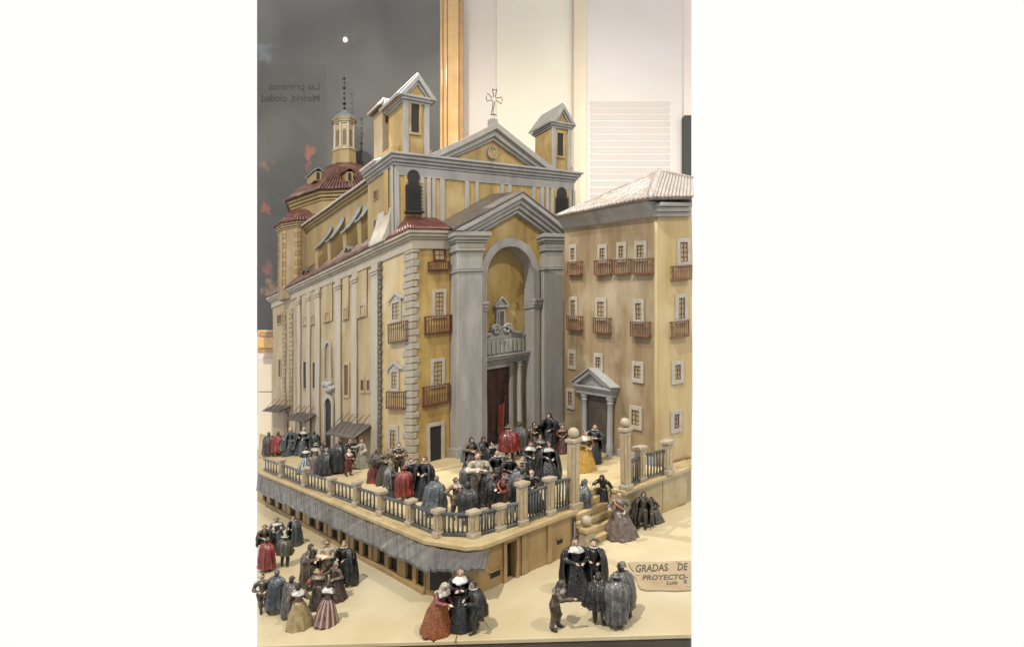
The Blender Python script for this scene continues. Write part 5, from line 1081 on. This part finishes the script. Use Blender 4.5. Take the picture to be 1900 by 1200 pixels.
fig(968, 938, 872, T_, 160, 'slate-cloaked figurine from behind at the tall balustrade post', top=CHR, legs=(CHR,), cloak=(.15, (74, 78, 82), 60, .21), hair=(64, 54, 48))
# --- terrace, middle group
fig(697, 895, 832, T_, 130, 'woman figurine in plain red skirt from behind, left of the middle group', top=DBR, skirt=(.2, (150, 42, 34), 6), hair=(140, 112, 84), cloak=(.55, DBR, 120, .15), lean=.12)
fig(716, 898, 833, T_, 30, 'bending figurine in black and gold flecked skirt', top=(116, 98, 70), skirt=(.23, pattern('black_gold_skirt', (40, 42, 42), (160, 132, 66), 130, .62), 6), hair=(160, 140, 104), lean=.25, arms='cross')
fig(741, 888, 823, T_, 10, 'man figurine in brown with ruff standing nearest the corner quoins', top=(112, 92, 68), legs=(DBR, BRN), ruff=WHT, hair=(70, 58, 50), beard=(64, 52, 46), arms='cross')
fig(730, 924, 857, T_, 90, 'figurine in ochre headcloth and grey cloak, facing right', top=(126, 126, 124), skirt=(.17, (98, 98, 96), 6), hood=(150, 134, 92), cloak=(.3, (118, 120, 120), 120, .17), arms='front')
fig(752, 930, 866, T_, 170, 'figurine in red hanging cape and red hat from behind, at the balustrade', top=(176, 160, 130), legs=(BRN,), cloak=(.16, (166, 46, 36), 40, .2), collar=(186, 170, 140), hat=('brim', (168, 60, 44)))
fig(767, 920, 853, T_, 15, 'bearded black figurine with white ruff, left of the pair', top=BLK, skirt=(.18, BLK, 7), ruff=WHT, hair=(48, 40, 36), beard=(50, 42, 38), cloak=(.3, BLK, 120, .18), arms='front')
fig(787, 928, 850, T_, -25, 'tall black figurine with white collar, right of the ruffed pair', top=BLK, skirt=(.19, BLK, 8), ruff=WHT, hair=(50, 40, 36), beard=(54, 44, 40), cloak=(.25, BLK, 110, .19), arms='front')
fig(805, 946, 885, T_, 150, 'figurine swathed in shiny grey-blue cloak with white shoulders', top=(186, 180, 170), legs=(CHR,), cloak=(.12, (96, 106, 114), 60, .24), collar=(196, 188, 174), hair=(160, 138, 104))
# --- terrace, far left
fig(502, 846, 802, T_, 190, 'dark brown cloaked figurine from behind, first at the left', top=DBR, legs=(DBR,), cloak=(.08, (82, 70, 62), 40, .23), hair=(96, 88, 80))
fig(517, 846, 801, T_, 170, 'figurine in scarlet cloak beside the dark brown one', top=(150, 50, 40), legs=(DBR,), cloak=(.16, (170, 50, 38), 40, .22), hair=(112, 96, 82))
fig(537, 846, 795, T_, 20, 'grey-blue cloaked figurine with pale head, left of the two by the sheds', top=BGR, skirt=(.2, (76, 84, 88), 7), cloak=(.2, (84, 94, 100), 100, .24), hair=(178, 166, 150), arms='out')
fig(561, 844, 794, T_, -10, 'figurine with white headdress and grey cloak in front of the shed posts', top=BGR, skirt=(.22, (72, 78, 82), 7), cloak=(.16, (80, 90, 96), 100, .25), hair=(196, 188, 176), collar=(176, 170, 158))
fig(584, 838, 800, T_, 200, 'hunched figurine under a broad slate-blue cloak beside the side door', top=CHR, legs=(CHR,), cloak=(.05, (82, 92, 98), 20, .26), hair=(84, 92, 98))
fig(567, 876, 831, T_, 185, 'woman figurine in ruffled silver-blue dress from behind, by the balustrade', top=(96, 106, 110), skirt=(.26, pattern('silver_skirt', (98, 110, 116), (150, 158, 158), stripes=12), 12), collar=WHT, hair=(92, 80, 70))
fig(584, 880, 824, T_, 150, 'woman figurine in pinkish dress and pale round hat', top=(168, 140, 124), skirt=(.2, (130, 112, 104), 8), hat=('brim', (184, 166, 136)), collar=(190, 176, 160))
fig(601, 872, 820, T_, 80, 'man figurine in red-brown cap behind the black cape', top=DBR, legs=(DBR,), hat=('beret', (122, 66, 46)), cloak=(.3, (64, 54, 50), 100, .18))
fig(604, 882, 832, T_, 160, 'figurine in glossy black cape stooping at the balustrade', top=BLK, legs=(BLK,), cloak=(.04, BLK, 40, .25), hair=(170, 156, 140), lean=.2)
fig(620, 874, 824, T_, 180, 'black-caped figurine wearing a red hat seen from behind', top=BLK, legs=(BRN,), cloak=(.2, BLK, 50, .22), hat=('beret', (170, 52, 40)))
fig(632, 878, 818, T_, -160, 'narrow black-cloaked figurine next to the boy in red', top=BLK, legs=(BLK,), cloak=(.03, BLK, 30, .18), hair=(48, 46, 46))
fig(646, 876, 834, T_, 60, 'boy figurine in red suit and white collar', top=(150, 54, 44), legs=((150, 56, 44), (132, 52, 42)), collar=WHT, hair=(170, 150, 130), arms='reach')
fig(652, 862, 815, T_, 20, 'man figurine in black standing behind the boy in red', top=BLK, skirt=(.17, BLK, 7), ruff=WHT, hair=(120, 108, 96), arms='out')
fig(672, 869, 816, T_, -50, 'woman figurine in black and white flowered skirt with silver bodice', top=(176, 170, 158), skirt=(.23, P_FLOR(), 8), hair=(84, 70, 60), arms='reach')
make_figs()
# ================================================================== NAMEPLATE
def gpt(x, y, dz=0): p = on_floor(x, y, 0); p.z += dz; return p
outl = [(1166, 1046), (1190, 1044), (1220, 1045.5), (1250, 1043.5), (XR-1, 1042.5), (XR-1, 1096), (1255, 1098), (1225, 1096.5), (1200, 1097), (1188, 1094), (1183, 1086), (1181, 1077), (1176, 1070), (1176, 1062), (1170, 1056)]
np_ = thing('nameplate', 'tan irregular nameplate with dark hand lettering pinned to the board', 'nameplate', gpt(1230, 1070))
PLATE = paint('plate_tan', (200, 180, 146), (184, 162, 126), c3=(206, 188, 156), scale=40, rough=.5)
MB().loft([gpt(x, y, .0004) for x, y in outl], [gpt(x, y, .0034) for x, y in outl]).build('plate', PLATE, np_, bev=.0008)
INK = paint('ink', (92, 86, 82), (74, 68, 64), scale=80, rough=.6)
def lettering(txt, x0, y0, x1, y1, hpx, nm='lettering', shear=.12):
    cu = bpy.data.curves.new('t', 'FONT'); cu.body = txt; cu.size = 1; cu.extrude = .012; cu.offset = .012; cu.shear = shear; cu.resolution_u = 3
    o = bpy.data.objects.new('t', cu); COL.objects.link(o); dg = bpy.context.evaluated_depsgraph_get(); dg.update(); me = bpy.data.meshes.new_from_object(o.evaluated_get(dg)); bpy.data.objects.remove(o); bpy.data.curves.remove(cu)
    xs = np.array([v.co for v in me.vertices]); wmax, hmax = xs[:, 0].max(), .70
    A0, A1 = gpt(x0, y0, .0036), gpt(x1, y1, .0036); up = gpt((x0+x1)/2, (y0+y1)/2-hpx, .0036)-gpt((x0+x1)/2, (y0+y1)/2, .0036); ex = (A1-A0)/wmax
    org = Vector(np_['org']); k = (A1-A0).length/wmax
    for v in me.vertices: p = A0+ex*v.co.x+up*(v.co.y/hmax)+Vector((0, 0, 1))*(v.co.z*.02); v.co = p-org
    me.materials.clear(); me.materials.append(INK); ob = bpy.data.objects.new(nm, me); COL.objects.link(ob); ob.parent = np_
lettering('GRADAS', 1178, 1065, 1240, 1062.5, 13.5); lettering('DE', 1256, 1062, 1276, 1061, 13); lettering('PROYECTO-', 1191, 1080, 1277, 1078, 9); lettering('Luis', 1236, 1088, 1257, 1087.5, 7); lettering('R', 1268, 1087, 1275, 1087, 8)
for x, y in ((1259, 1046.5), (1183, 1070.5), (1276.5, 1091)): MB().ball(gpt(x, y, .0042), .0026, 8, 6, sc=(1, 1, .6)).build('pin', WHITEP, np_, smooth='all')
# ================================================================== WHAT THE CASE GLASS MIRRORS: a text panel standing behind the viewer
def mirror(x, y, Y):                               # world point, at depth Y behind the lens, seen in the pane at photo pixel (x, y)
    d = ray(x, y); D = 2*YG-Y; return Vector((d[0]*D, Y, d[2]*D+ZC))
tpn = thing('text_panel', 'pale wall text panel with dark lettering, mirrored in the case glass at upper left', 'panel', mirror(540, 380, -.6))
a, b = mirror(478, 120, -.6), mirror(606, 400, -.6)
MB().hexa([(a.x, -.62, b.z), (b.x, -.62, b.z), (b.x, -.605, b.z), (a.x, -.605, b.z), (a.x, -.62, a.z), (b.x, -.62, a.z), (b.x, -.605, a.z), (a.x, -.605, a.z)]).build('board', paint('panel_grey', (245, 245, 240), (240, 240, 235), k=1, scale=3, rough=.7, bump=.02), tpn)
def mtext(txt, xr, yb, hpx):
    cu = bpy.data.curves.new('t', 'FONT'); cu.body = txt; cu.size = 1; cu.extrude = .004; cu.offset = .012
    o = bpy.data.objects.new('t', cu); COL.objects.link(o); dg = bpy.context.evaluated_depsgraph_get(); dg.update(); me = bpy.data.meshes.new_from_object(o.evaluated_get(dg)); bpy.data.objects.remove(o); bpy.data.curves.remove(cu)
    p = mirror(xr, yb, -.6); s = (mirror(xr, yb-hpx, -.6).z-p.z)/.70; org = Vector(tpn['org'])
    for v in me.vertices: v.co = Vector((p.x-v.co.x*s, -.603+v.co.z*.1, p.z+v.co.y*s))-org
    me.materials.clear(); me.materials.append(INK); ob = bpy.data.objects.new('lettering', me); COL.objects.link(ob); ob.parent = tpn
mtext('Las primeras', 594, 166, 13); mtext('Madrid, ciudad', 594, 188, 13)
for o in bpy.data.objects:
    if 'org' in o: del o['org']
